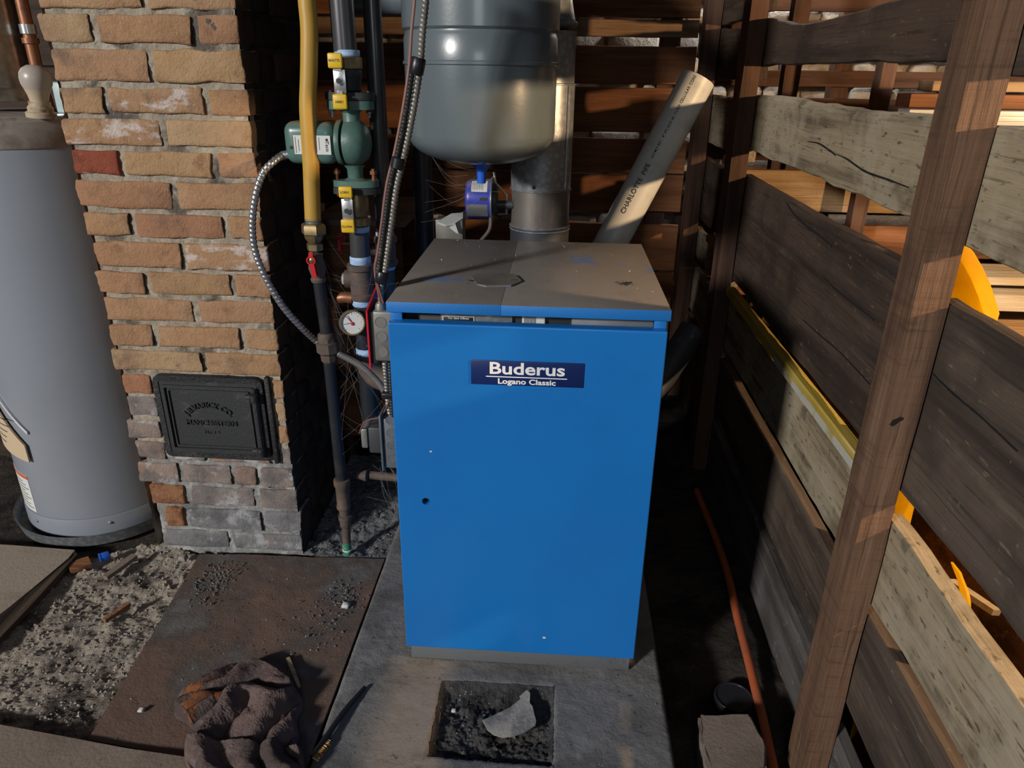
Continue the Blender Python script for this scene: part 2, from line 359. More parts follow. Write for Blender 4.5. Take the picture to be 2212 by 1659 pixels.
M['brick_grey'] = mat('limewashed_sooty_brick', (.27, .2, .165), .92, rnd=[(.3, .2, .15), (.22, .2, .195), (.33, .245, .2), (.2, .185, .18)], layers=[dict(c=(.13, .12, .12), s=10, lo=.45, hi=.66, a=.8), dict(c=(.5, .5, .52), s=12, lo=.55, hi=.68, a=.8), dict(c=(.36, .16, .085), s=7, lo=.6, hi=.74, a=.6)] + SIDE_SHADE, bump=BB, spec=.2)
M['brick_lime'] = mat('grey_limewashed_brick', (.2, .2, .205), .92, layers=[dict(c=(.1, .1, .105), s=12, lo=.45, hi=.66, a=.8), dict(c=(.42, .43, .45), s=16, lo=.52, hi=.68, a=.8), dict(c=(.3, .15, .09), s=5, lo=.62, hi=.72, a=.6)] + SIDE_SHADE, bump=BB, spec=.2)
M['brick_raw'] = mat('broken_orange_brick', (.3, .15, .08), .95, layers=[dict(c=(.2, .085, .045), s=18, lo=.45, hi=.65), dict(c=(.4, .24, .15), s=30, lo=.6, hi=.72, a=.7)], bump=[(40, None, .008), (120, None, .004)], spec=.15)
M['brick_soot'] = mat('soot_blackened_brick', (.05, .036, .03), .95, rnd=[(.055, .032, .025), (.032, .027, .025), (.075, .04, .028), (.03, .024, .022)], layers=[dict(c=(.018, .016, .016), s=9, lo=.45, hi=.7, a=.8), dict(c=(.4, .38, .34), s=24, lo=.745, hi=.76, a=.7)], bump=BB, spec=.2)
M['mortar'] = mat('crumbly_lime_mortar', (.37, .32, .25), .95, layers=[dict(c=(.5, .465, .395), s=24, lo=.5, hi=.68, a=.75), dict(c=(.07, .066, .062), s=9, lo=.52, hi=.66, a=.85), dict(c=(.2, .18, .155), s=60, lo=.55, hi=.7, a=.7)], bump=[(70, None, .006), (260, None, .002)], spec=.15)
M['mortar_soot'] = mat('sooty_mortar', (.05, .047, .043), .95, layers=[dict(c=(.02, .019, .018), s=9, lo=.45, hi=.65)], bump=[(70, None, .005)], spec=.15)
M['mortar_lime'] = mat('pale_lime_mortar', (.26, .255, .25), .95, layers=[dict(c=(.46, .46, .44), s=16, lo=.48, hi=.66, a=.8), dict(c=(.1, .1, .1), s=9, lo=.52, hi=.68, a=.8)], bump=[(70, None, .006)], spec=.15)
M['pad'] = mat('sooty_grey_concrete', (.175, .172, .172), .92, layers=[dict(c=(.1, .096, .096), s=5, lo=.45, hi=.68, a=.8), dict(c=(.25, .252, .258), s=7, lo=.52, hi=.7, a=.6), dict(c=(.04, .04, .042), s=60, lo=.62, hi=.7, a=.7), dict(c=(.24, .24, .245), s=170, lo=.67, hi=.73, a=.6)], bump=[(120, None, .0025), (400, None, .001)], spec=.2)
M['slab'] = mat('tan_concrete_slab', (.33, .275, .22), .9, layers=[dict(c=(.23, .185, .145), s=6, lo=.48, hi=.7, a=.8), dict(c=(.33, .285, .23), s=16, lo=.5, hi=.7, a=.6), dict(c=(.11, .09, .075), s=70, lo=.64, hi=.7, a=.5)], bump=[(110, None, .0018)], spec=.2)
M['slab_front'] = mat('brown_concrete_floor', (.24, .19, .155), .9, layers=[dict(c=(.15, .12, .1), s=6, lo=.46, hi=.7, a=.8), dict(c=(.22, .18, .15), s=16, lo=.5, hi=.7, a=.5), dict(c=(.06, .05, .045), s=70, lo=.64, hi=.7, a=.5)], bump=[(110, None, .0018)], spec=.2)
M['plate'] = mat('rusty_dirty_steel_plate', (.15, .098, .077), .85, layers=[dict(c=(.085, .072, .064), s=4.5, lo=.42, hi=.62), dict(c=(.16, .1, .07), s=7, lo=.56, hi=.74, a=.8), dict(c=(.17, .165, .16), s=4.5, lo=.52, hi=.7, a=.8), dict(c=(.2, .13, .09), s=11, lo=.58, hi=.72, a=.6), dict(c=(.22, .18, .15), s=220, lo=.66, hi=.72, a=.6), dict(c=(.025, .022, .02), s=120, lo=.63, hi=.7, a=.7)], bump=[(140, None, .0018), (30, None, .002)], spec=.25)
M['dirt'] = mat('dark_cellar_dirt', (.06, .05, .043), .98, layers=[dict(c=(.025, .022, .02), s=8, lo=.42, hi=.65), dict(c=(.13, .105, .085), s=60, lo=.58, hi=.7, a=.6)], bump=[(60, None, .008), (220, None, .003)], spec=.15)
M['soot_dirt'] = mat('black_soot_and_dirt', (.075, .072, .07), .98, layers=[dict(c=(.03, .029, .029), s=14, lo=.42, hi=.65), dict(c=(.12, .12, .12), s=120, lo=.6, hi=.7, a=.6)], bump=[(80, None, .006), (260, None, .003)], spec=.15)
M['rubble'] = mat('crumbled_mortar_rubble', (.36, .31, .255), .98, layers=[dict(c=(.34, .31, .27), s=20, lo=.5, hi=.68, a=.8), dict(c=(.08, .067, .058), s=7, lo=.46, hi=.66, a=.9), dict(c=(.42, .41, .4), s=90, lo=.6, hi=.7, a=.7)], bump=[(70, None, .007), (240, None, .003)], spec=.15)
M['ash'] = mat('grey_ash', (.17, .175, .18), .98, layers=[dict(c=(.07, .07, .072), s=18, lo=.45, hi=.62, a=.9), dict(c=(.4, .41, .42), s=50, lo=.58, hi=.7, a=.7)], bump=[(60, None, .008), (220, None, .003)], spec=.15)
M['gravel'] = mat('pale_grit', (.33, .3, .27), .95, layers=[dict(c=(.16, .13, .11), s=30, lo=.45, hi=.65, a=.8)], bump=[(200, None, .002)])
M['crumb'] = mat('dark_grey_grit', (.15, .15, .15), .95, layers=[dict(c=(.06, .06, .06), s=30, lo=.45, hi=.65, a=.8)])
M['chalk'] = mat('white_chalk_crumb', (.6, .6, .58), .9)
M['stone'] = mat('pale_fieldstone', (.5, .48, .45), .9, rnd=[(.5, .48, .45), (.36, .35, .34), (.6, .57, .52), (.44, .4, .36)], layers=[dict(c=(.22, .21, .2), s=14, lo=.5, hi=.7, a=.7)], bump=[(30, None, .01)])
M['towel'] = mat('dirty_mauve_towel', (.26, .185, .17), 1, layers=[dict(c=(.11, .088, .085), s=9, lo=.42, hi=.64, a=.85), dict(c=(.34, .26, .26), s=14, lo=.55, hi=.72, a=.7), dict(c=(.38, .14, .05), s=4.6, st=(2.2, .7, 1), lo=.6, hi=.68, a=.8)], bump=[(330, None, .006), (130, None, .006)], spec=.05)
M['towel_stripe'] = mat('orange_brown_towel_stripe', (.3, .11, .045), 1, layers=[dict(c=(.15, .075, .05), s=25, lo=.45, hi=.65)], bump=[(330, None, .004)], spec=.05)
M['bristle'] = mat('brass_bristles', (.4, .2, .06), .5, .4, layers=[dict(c=(.6, .5, .3), s=60, lo=.5, hi=.65)])
M['rubber'] = mat('black_brush_plastic', (.014, .014, .016), .4)
M['shard'] = mat('weathered_sheet_shard', (.3, .285, .26), .8, layers=[dict(c=(.13, .13, .135), s=12, lo=.45, hi=.62, a=.85), dict(c=(.4, .38, .33), s=30, lo=.55, hi=.7, a=.7)], bump=[(120, None, .002)])
M['splint'] = mat('pale_wood_splinter', (.42, .35, .2), .8, layers=[dict(c=(.25, .2, .12), s=30, lo=.45, hi=.65)])
M['orange_hose'] = mat('orange_coated_tubing', (.42, .1, .035), .5, layers=[dict(c=(.26, .09, .05), s=9, lo=.45, hi=.7, a=.7)])
M['disc'] = mat('black_plastic_lid', (.02, .022, .028), .3)
M['bark'] = mat('reddish_bark_earth', (.12, .062, .035), .95, layers=[dict(c=(.04, .022, .015), s=12, st=(1, .4, 1), lo=.42, hi=.62), dict(c=(.2, .11, .06), s=40, lo=.58, hi=.7, a=.6)], bump=[(40, None, .012), (150, None, .004)], spec=.1)
M['web'] = mat('grey_cobweb', (.35, .33, .3), .8)
M['yellow_sheet'] = mat('yellow_plastic_sled', (.85, .52, .01), .35, layers=[dict(c=(.7, .3, .01), s=6, lo=.5, hi=.75, a=.5)])
_nt = M['yellow_sheet'].node_tree; _b = _nt.nodes['Principled BSDF']; _t = _nt.nodes.new('ShaderNodeBsdfTranslucent'); _t.inputs[0].default_value = (.95, .72, .04, 1)
_m = _nt.nodes.new('ShaderNodeMixShader'); _m.inputs[0].default_value = .55; _nt.links.new(_b.outputs[0], _m.inputs[1]); _nt.links.new(_t.outputs[0], _m.inputs[2])
_nt.links.new(_m.outputs[0], _nt.nodes['Material Output'].inputs['Surface'])
M['white_trim'] = mat('white_vinyl_trim', (.5, .51, .5), .4)
M['bag'] = mat('dull_dark_sheeting', (.05, .055, .075), .5, bump=[(40, None, .006)])
BR = dict(dark=(.03, .02, .018), pale=(.13, .085, .065))
M['w_dark_y'] = wood('dark_rough_plank', (.072, .048, .036), (.026, .018, .015), (.155, .115, .075), 'y', scuff=(.24, .18, .11))
M['w_dark2_y'] = wood('mid_brown_rough_plank', (.1, .074, .056), (.036, .026, .021), (.175, .14, .1), 'y', scuff=(.24, .19, .13))
M['w_grey_y'] = wood('weathered_grey_plank', (.31, .25, .165), (.085, .062, .04), (.44, .375, .26), 'y', grey=(.37, .315, .225), pa=.75, pits=(.06, .045, .03))
M['w_greydark_y'] = wood('bluish_weathered_plank', (.11, .1, .095), (.045, .04, .038), (.25, .245, .24), 'y', scuff=(.3, .3, .31))
M['w_post'] = wood('rough_sawn_brown_post', (.145, .082, .05), (.055, .03, .02), (.24, .145, .095), 'z', saw=True)
M['w_post2'] = wood('brown_fence_post', (.11, .058, .038), (.04, .022, .016), (.18, .1, .07), 'z')
M['w_back_x'] = wood('orange_brown_plank', (.27, .11, .045), (.11, .044, .02), (.36, .18, .085), 'x', rnd=[(.27, .11, .045), (.21, .088, .037), (.29, .128, .055)])
M['w_soot_x'] = wood('sooty_brown_plank', (.06, .04, .03), (.025, .018, .014), (.09, .06, .045), 'x')
M['w_back_dark_x'] = wood('dark_brown_plank', (.12, .06, .038), (.05, .026, .018), (.18, .1, .065), 'x')
M['w_beam_x'] = wood('tan_beam', (.3, .19, .11), (.15, .085, .05), (.4, .28, .18), 'x')
M['w_tan_x'] = wood('stained_tan_board', (.3, .195, .1), (.14, .08, .035), (.38, .27, .15), 'x')
M['w_pale_x'] = wood('pale_new_board', (.44, .38, .29), (.32, .25, .16), (.5, .45, .36), 'x')
M['w_pale_y'] = wood('yellow_painted_batten', (.42, .3, .05), (.24, .16, .03), (.5, .42, .2), 'y')
M['batten_white'] = mat('flaking_white_paint', (.42, .42, .36), .7, layers=[dict(c=(.35, .28, .1), s=14, lo=.5, hi=.68)])
M['plywood'] = wood('dusty_plywood', (.3, .24, .175), (.2, .15, .11), (.35, .29, .22), 'x')

# ------------------------------------------------------------------ floor
PADX0, PADX1, PADY0, PADY1 = -.15, .668, -1.3, .72
def floor_h(x, y):
    t = min(1, max(0, (x-.3)/.4)); base = -.05*(1-t) - .125*t
    return base + .012*fbm(x*5, y*5) + .005*fbm(x*21, y*21)
obj('floor', grid(-2.6, 3.4, -3.0, 3.4, .03, floor_h), M['dirt'], kind='structure', smooth=0)

def stones(n, region, zf, rmin, rmax, seed, flat=.7):
    rng = random.Random(seed); m = MB()
    for _ in range(n):
        p = region(rng)
        if p is None: continue
        x, y = p; r = rmin + (rmax-rmin)*rng.random()**3; z = zf(x, y)
        q = [Vector((rng.uniform(-1, 1), rng.uniform(-1, 1), 0)) for _ in range(1)][0]
        a = rng.random()*6.3; ca, sa = math.cos(a), math.sin(a); vs = []
        for dx, dy, dz in ((1,0,0),(0,1,0),(-1,0,0),(0,-1,0),(0,0,1),(0,0,-1)):
            k = r*rng.uniform(.65, 1.2); X, Y = dx*k, dy*k*.8
            vs.append((x+X*ca-Y*sa, y+X*sa+Y*ca, z + dz*k*flat + r*.25))
        m.add(vs, [(0,1,4),(1,2,4),(2,3,4),(3,0,4),(1,0,5),(2,1,5),(3,2,5),(0,3,5)])
    return m

# pad under the boiler with a dirt-filled recess in front
_r = [PZ(948, 1478, 0), PZ(1196, 1490, 0), PZ(1200, 1648, 0), PZ(922, 1640, 0)]
RX0, RX1 = (_r[0].x+_r[3].x)/2, (_r[1].x+_r[2].x)/2; RY1, RY0 = (_r[0].y+_r[1].y)/2, (_r[2].y+_r[3].y)/2
def pad_h(x, y):
    h = .0022*fbm(x*14, y*14) + .0012*fbm(x*60, y*60)
    e = .004*fbm(x*30, y*30, 3)
    d = min(x-RX0, RX1-x, y-RY0, (RY1+.05-y)*.6) + e
    if d > 0:
        k = min(1, d/.012); back = min(1, max(0, (RY1+.02-y)/.06))
        h -= (.024 + .012*fbm(x*22, y*22, 9) + .006*fbm(x*70, y*70, 4))*k*back
    ed = min(x-PADX0, PADX1-x)
    if ed < .006: h -= (.006-ed)*.8 + .003*abs(fbm(x*40, y*40))
    return h
g = grid(PADX0, PADX1, -.72, PADY1, .0062, pad_h)
nb = len(g.v)
per = [i for i in range(g.nx)] + [j*g.nx+g.nx-1 for j in range(1, g.ny)] + [(g.ny-1)*g.nx+i for i in range(g.nx-2, -1, -1)] + [j*g.nx for j in range(g.ny-2, 0, -1)]
g.v += [Vector((g.v[i].x + .006*fbm(g.v[i].x*20, g.v[i].y*20, 2), g.v[i].y, -.17)) for i in per]
for k in range(len(per)):
    k2 = (k+1) % len(per); g.f.append((per[k], per[k2], nb+k2, nb+k))
pad = empty('concrete_pad', (.26, .0, -.17), 'sooty grey concrete pad carrying the blue boiler', 'pad')
obj('slab', g, M['pad'], pad, smooth=60)
rec = lambda rng: (rng.uniform(RX0+.01, RX1-.01), rng.uniform(RY0+.005, RY1+.01))
tag(obj('dirt', grid(RX0+.003, RX1-.003, RY0+.003, RY1+.012, .004, lambda x, y: pad_h(x, y)+.0025+.003*fbm(x*90, y*90, 5)*min(1, max(0, (RY1-y)/.03))), M['soot_dirt'], pad, smooth=0), kind='stuff')
tag(obj('grit', stones(420, rec, pad_h, .0012, .006, 11), M['crumb'], pad, smooth=0), kind='stuff')
tag(obj('scattered_grit', stones(260, lambda r: (r.uniform(PADX0+.01, PADX1-.01), r.uniform(-.32, .02)), pad_h, .0008, .0028, 12), M['crumb'], pad, smooth=0), kind='stuff')

# steel plate beside the pad
pq = [PZ(432, 1196, -.012), PZ(832, 1207, -.012), PZ(668, 1655, -.012), PZ(190, 1598, -.012)]
pq[1].x = min(pq[1].x, PADX0-.008); pq[2].x = PADX0-.012; pq[2].y -= .03
def lerp4(u, v): return (pq[0].lerp(pq[1], u)).lerp(pq[3].lerp(pq[2], u), v)
def plate_z(x, y): return -.012 + .003*fbm(x*6, y*6) + .0008*fbm(x*50, y*50)
m = MB(); NU, NV = 70, 80; vs = []
for j in range(NV+1):
    for i in range(NU+1):
        p = lerp4(i/NU, j/NV)
        if i == 0: p.x += .003*fbm(p.x*30, p.y*30)
        p.z = plate_z(p.x, p.y); vs.append(p)
m.add(vs, [(j*(NU+1)+i, (j+1)*(NU+1)+i, (j+1)*(NU+1)+i+1, j*(NU+1)+i+1) for j in range(NV) for i in range(NU)])
nb = len(m.v); per = [i for i in range(NU+1)] + [j*(NU+1)+NU for j in range(1, NV+1)] + [NV*(NU+1)+i for i in range(NU-1, -1, -1)] + [j*(NU+1) for j in range(NV-1, 0, -1)]
m.v += [m.v[i]-Vector((0, 0, .008)) for i in per]
for k in range(len(per)): m.f.append((per[k], per[(k+1) % len(per)], nb+(k+1) % len(per), nb+k))
plate = empty('steel_floor_plate', (pq[0]+pq[2])/2 - Vector((0, 0, .008)), 'rusty brown steel plate lying between chimney and boiler pad', 'plate')
obj('sheet', m, M['plate'], plate, smooth=60)
def onplate(cx, cy, sp):
    c = PZ(cx, cy, -.012)
    def f(rng):
        p = (rng.gauss(c.x, sp), rng.gauss(c.y, sp*1.3)); return p if inpoly(p[0], p[1], [(q.x, q.y) for q in pq]) else None
    return f
ashm = MB()
for (cx, cy, sp, n, sd) in ((462, 1255, .035, 520, 21), (690, 1340, .05, 170, 22), (745, 1290, .03, 160, 23), (560, 1330, .12, 420, 24)):
    q = stones(n, onplate(cx, cy, sp), lambda x, y: plate_z(x, y) + .006*max(0, fbm(x*16, y*16)), .0012, .0065 if sp < .06 else .003, sd); ashm.add(q.v, q.f)
tag(obj('ash_crumbs', ashm, M['crumb'], plate, smooth=0), kind='stuff')
tag(obj('white_crumbs', stones(60, onplate(560, 1420, .13), plate_z, .001, .0035, 25), M['chalk'], plate, smooth=0), kind='stuff')

# tan slab at the left and brown floor strip along the front
def slab(name, poly, z0, z1, mt, label):
    bmv = MB().prism([(p[0], p[1], z1) for p in poly], (0, 0, z0-z1)); bm = bmesh.new()
    V = [bm.verts.new(v) for v in bmv.v]
    for f in bmv.f: bm.faces.new([V[i] for i in f])
    bmesh.ops.triangulate(bm, faces=[f for f in bm.faces if len(f.verts) > 4]); bmesh.ops.recalc_face_normals(bm, faces=bm.faces[:])
    bmesh.ops.subdivide_edges(bm, edges=bm.edges[:], cuts=5, use_grid_fill=True); mm = MB().frombm(bm)
    mm.jitter(.006, 14, 3, lambda v: 1 if v.z > z0+.001 else 0)
    return obj(name, mm, mt, smooth=30, label=label, cat='slab')
a, b, c, d = PZ(-260, 1160, 0), PZ(164, 1186, 0), PZ(148, 1206, 0), PZ(-330, 1590, 0)
slab('concrete_slab', [(-2.5, a.y), (b.x, b.y), (c.x, c.y), (d.x, d.y), (-2.5, d.y)], -.07, 0, M['slab'], 'tan concrete slab at the left in front of the water heater')
a, b = PZ(-60, 1566, .004), PZ(428, 1643, .004)
slab('floor_strip', [(a.x-.5, a.y+.07), (b.x, b.y), (PADX0-.014, b.y-.075), (PADX0-.014, -.95), (a.x-.5, -.95)], -.08, .004, M['slab_front'], 'brown concrete strip along the front below the towel')

# rubble trench
tr = [PZ(x, y, -.03) for x, y in ((352, 1172), (436, 1200), (205, 1600), (-60, 1575), (-60, 1400), (165, 1205))]
trp = [(p.x, p.y) for p in tr]
def trench_z(x, y): return -.032 + .014*fbm(x*7, y*7) + .008*fbm(x*24, y*24, 2) + .004*fbm(x*75, y*75, 6)
rub = empty('rubble_bed', (tr[0]+tr[3])/2 - Vector((0, 0, .05)), 'crumbled grey mortar rubble in the trench left of the steel plate', 'rubble', kind='stuff')
gx0, gx1 = min(p[0] for p in trp)-.05, max(p[0] for p in trp)+.05; gy0, gy1 = min(p[1] for p in trp)-.05, max(p[1] for p in trp)+.08
g = grid(gx0, gx1, gy0, gy1, .0075, lambda x, y: trench_z(x, y) if inpoly(x, y, trp) else -.06)
tag(obj('debris', g, M['rubble'], rub, smooth=0), kind='stuff')
intr = lambda rng: (lambda p: p if inpoly(p[0], p[1], trp) else None)((rng.uniform(gx0, gx1), rng.uniform(gy0, gy1)))
tag(obj('grit', stones(3600, intr, trench_z, .0012, .0075, 31), M['gravel'], rub, smooth=0), kind='stuff')
tag(obj('lumps', stones(240, intr, trench_z, .004, .014, 32), M['rubble'], rub, smooth=0), kind='stuff')
# ash behind, between chimney and boiler
def ash_z(x, y): return -.03 + .018*max(0, fbm(x*9, y*9, 7)+.2) + .008*fbm(x*40, y*40, 1) + max(0, (y-.55))*.10
ab = empty('ash_heap', (-.29, .7, -.06), 'grey ash heaped on the ground behind the gas pipe foot', 'ash', kind='stuff')
tag(obj('heap', grid(-.43, PADX0+.01, .45, 1.05, .007, ash_z), M['ash'], ab, smooth=0), kind='stuff')
tag(obj('clinker', stones(900, lambda r: (r.uniform(-.42, PADX0), r.uniform(.47, 1.0)), ash_z, .0015, .008, 33), M['crumb'], ab, smooth=0), kind='stuff')

# ------------------------------------------------------------------ brick chimney
CX0, CX1, CY = -.925, -.427, .46
chim = empty('brick_chimney', ((CX0+CX1)/2, CY+.25, -.04), 'square orange brick chimney with a cast iron cleanout door', 'chimney')
zs = [1.72, 1.64, 1.555, 1.477, 1.39, 1.314, 1.237, 1.161, 1.075, .998, .914, .837, .758, .679, .601, .528, .452, .376, .303, .224, .143, .056, -.02]
def fx(px, py): return PY(px, py, CY).x
DX0, DX1, DZ0, DZ1 = PY(348, 900, CY).x, PY(580, 900, CY).x, PY(460, 985, CY).z, PY(460, 812, CY).z
def joint_bm(x0, x1, y0, y1, z0, z1, amp, seed):
    m = MB().rbox(x0, x1, y0, y1, z0, z1, .006, 2, cuts=4)
    m.jitter(amp, 60, seed); m.jitter(amp*1.5, 18, seed+50); return m
# joints measured course by course (pixels), the mortar between them left open
JT = [[(205, -40), (420, -40)], [(312, 0)], [(204, 60), (420, 60)], [(325, 140)], [(231, 215), (446, 220)], [(352, 285)], [(262, 350), (464, 355)], [(375, 420)],
      [(287, 485), (488, 490)], [(397, 548)], [(319, 610), (505, 612)], [(424, 668)], [(337, 722), (523, 726)], [(441, 778)],
      None, None, None, None, [(391, 1018), (502, 1024), (560, 1026)], [(405, 1066), (556, 1075)], [(402, 1112), (568, 1118)], [(498, 1162)]]
chalk = {(4, 1), (5, 0), (9, 1)}
def put_brick(x0, x1, z0, z1, mt, seed, y0=None):
    rng = random.Random(seed); pr = rng.uniform(-.005, .0015)
    y0 = CY+pr if y0 is None else y0
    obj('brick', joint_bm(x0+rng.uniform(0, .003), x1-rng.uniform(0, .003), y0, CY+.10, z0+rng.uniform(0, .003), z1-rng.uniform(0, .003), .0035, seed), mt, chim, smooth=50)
for ci in range(22):
    z1, z0 = zs[ci]-.0056, zs[ci+1]+.0056
    js = JT[ci]; wob = .007*math.sin(ci*2.3) + .004*math.sin(ci*5.1)
    if js is None:
        xs = [(CX0+wob, DX0-.008), (DX1+.022, CX1+wob*.4)]
        if ci == 17: xs = [(CX0+wob, DX0-.006), (DX0+.004, DX0+.12), (DX0+.13, DX1-.01), (DX1+.024, CX1)]
    else:
        e = [CX0+wob]
        for (px, py) in js:
            x = fx(px, py); e += [x-.006, x+.006]
        if ci >= 19: e[0] += (.02, .045, .03)[ci-19]
        e.append(CX1+wob*.4); xs = [(e[i], e[i+1]) for i in range(0, len(e), 2)]
    for k, (x0, x1) in enumerate(xs):
        if ci == 6 and k == 0: mt = M['brick_red']
        elif (ci, k) in chalk: mt = M['brick_chalk']
        elif ci >= 19 and k == 0: mt = M['brick_raw'] if ci < 21 else M['brick_lime']
        elif ci >= 20: mt = M['brick_lime']
        elif ci >= 17 or (ci >= 15 and k == 0): mt = M['brick_grey']
        else: mt = M['brick']
        low = ci == 17 and x1 > DX0 and x0 < DX1+.02          # bricks cut under the iron frame
        put_brick(x0, x1, z0, min(z1, DZ0-.004) if low else z1, mt, ci*10+k)
# side faces: sooty on the right, plain on the left
rng = random.Random(5)
for side in (1, 0):
    for ci in range(22):
        z1, z0 = zs[ci]-.006, zs[ci+1]+.006; y = CY+.105; k = 0; first = True
        while y < CY+.49:
            L = (.10 if (ci % 2) else .2) if first else .21; first = False
            y1 = min(y+L, CY+.5)
            pr = rng.uniform(-.004, .004)
            if y1-y > .03:
                x0, x1 = (CX1-.09, CX1+pr) if side else (CX0+pr, CX0+.09)
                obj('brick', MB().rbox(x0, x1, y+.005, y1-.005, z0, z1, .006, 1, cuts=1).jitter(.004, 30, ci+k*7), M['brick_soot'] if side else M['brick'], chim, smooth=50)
            y = y1; k += 1
def mgrid(u0, u1, v0, v1, step, f):
    nu, nv = int((u1-u0)/step)+1, int((v1-v0)/step)+1
    vs = [f(u0+(u1-u0)*i/(nu-1), v0+(v1-v0)*j/(nv-1)) for j in range(nv) for i in range(nu)]
    return MB().add(vs, [(j*nu+i, j*nu+i+1, (j+1)*nu+i+1, (j+1)*nu+i) for j in range(nv-1) for i in range(nu-1)])
def mort(x, z): return (x, CY+.0058 + .004*fbm(x*28, z*28) + .003*fbm(x*90, z*90, 3), z)
obj('mortar', mgrid(CX0+.013, CX1-.010, .33, 1.72, .006, mort), M['mortar'], chim, smooth=60)
obj('mortar', mgrid(CX0+.03, CX1-.006, -.045, .33, .006, mort), M['mortar_lime'], chim, smooth=60)
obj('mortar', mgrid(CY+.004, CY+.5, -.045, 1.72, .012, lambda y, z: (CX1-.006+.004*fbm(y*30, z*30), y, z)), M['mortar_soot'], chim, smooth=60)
obj('mortar', mgrid(CY+.004, CY+.5, -.045, 1.72, .012, lambda y, z: (CX0+.006+.004*fbm(y*30, z*30), y, z)), M['mortar'], chim, smooth=60)
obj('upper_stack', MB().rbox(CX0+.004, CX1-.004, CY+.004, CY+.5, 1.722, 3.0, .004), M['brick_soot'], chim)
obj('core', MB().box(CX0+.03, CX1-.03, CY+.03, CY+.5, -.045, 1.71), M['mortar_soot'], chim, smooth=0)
# cleanout door
dc = Vector(((DX0+DX1)/2, CY-.01, (DZ0+DZ1)/2)); DW, DH = DX1-DX0, DZ1-DZ0
def rrect(w, h, r, n=5):
    P = []
    for cx, cz, a0 in ((w/2-r, h/2-r, 0), (-w/2+r, h/2-r, PI/2), (-w/2+r, -h/2+r, PI), (w/2-r, -h/2+r, 1.5*PI)):
        for k in range(n+1):
            a = a0+PI/2*k/n; P.append((cx+r*math.cos(a), cz+r*math.sin(a)))
    return P
def rframe(w, h, r, bw, y0, y1):
    """a rounded picture-frame ring"""
    o, i = rrect(w, h, r), rrect(w-2*bw, h-2*bw, max(.004, r-bw)); n = len(o); m = MB(); vs = []
    for P, y in ((o, y1), (o, y0), (i, y0), (i, y1)): vs += [dc+Vector((p[0], y, p[1])) for p in P]
    m.add(vs, [(a*n+k, a*n+(k+1) % n, ((a+1) % 4)*n+(k+1) % n, ((a+1) % 4)*n+k) for a in range(4) for k in range(n)]); return m
fr = rframe(DW*.985, DH, .022, .017, -.004, .03); fr.jitter(.0025, 60, 4)
door = obj('cleanout_door', MB().prism([dc+Vector((p[0]-.002, -.002, p[1])) for p in rrect(DW*.9, DH*.9, .012)], (0, .03, 0)), M['iron_door'], chim, label='black cast iron cleanout door with raised lettering')
fo = obj('door_frame', fr, M['iron_frame'], chim, smooth=60)
r2 = rframe(DW*.83, DH*.80, .006, .008, -.009, 0); obj('raised_border', r2, M['iron_door'], door)
r3 = rframe(DW*.74, DH*.70, .004, .004, -.007, 0); obj('raised_border', r3, M['iron_door'], door)
fc = dc+Vector((0, -.002, 0))
text('maker_lettering', 'J.B.VARICK CO.', fc+Vector((-.008, 0, .046)), (1,0,0), (0,0,1), .017, M['iron_door'], door, ext=.005, bold=.01, arc=.095)
text('town_lettering', 'MANCHESTERN', fc+Vector((-.005, 0, -.014)), (1,0,0), (0,0,1), .016, M['iron_door'], door, ext=.004, bold=.014)
text('number_lettering', 'No 7 9', fc+Vector((-.008, 0, -.046)), (1,0,0), (0,0,1), .012, M['iron_door'], door, ext=.002)
hx = dc.x+DW*.43
for zz in (.30, -.36):
    hz = dc.z+DH*zz
    obj('hinge_lug', MB().rbox(hx-.03, hx+.004, dc.y-.02, dc.y+.004, hz-.006, hz+.006, .004).jitter(.002, 60, 3), M['iron_door'], door)
    obj('hinge_knuckle', MB().lathe([(.006, -.014), (.012, -.012), (.013, 0), (.012, .012), (.006, .014)], (hx, dc.y-.018, hz), (0,0,1), 14).jitter(.002, 60, 5), M['iron_frame'], door)
obj('hinge_rod', MB().tube([(hx, dc.y-.012, dc.z-DH*.44), (hx, dc.y-.012, dc.z+DH*.4)], .005, 10), M['iron_frame'], door)
obj('shadow_strip', MB().rbox(DX1+.004, DX1+.018, CY-.012, CY+.02, DZ0-.012, DZ1+.004, .003).jitter(.002, 40, 9), M['iron_frame'], chim)  # dark strip modelled in place of the shadow right of the door

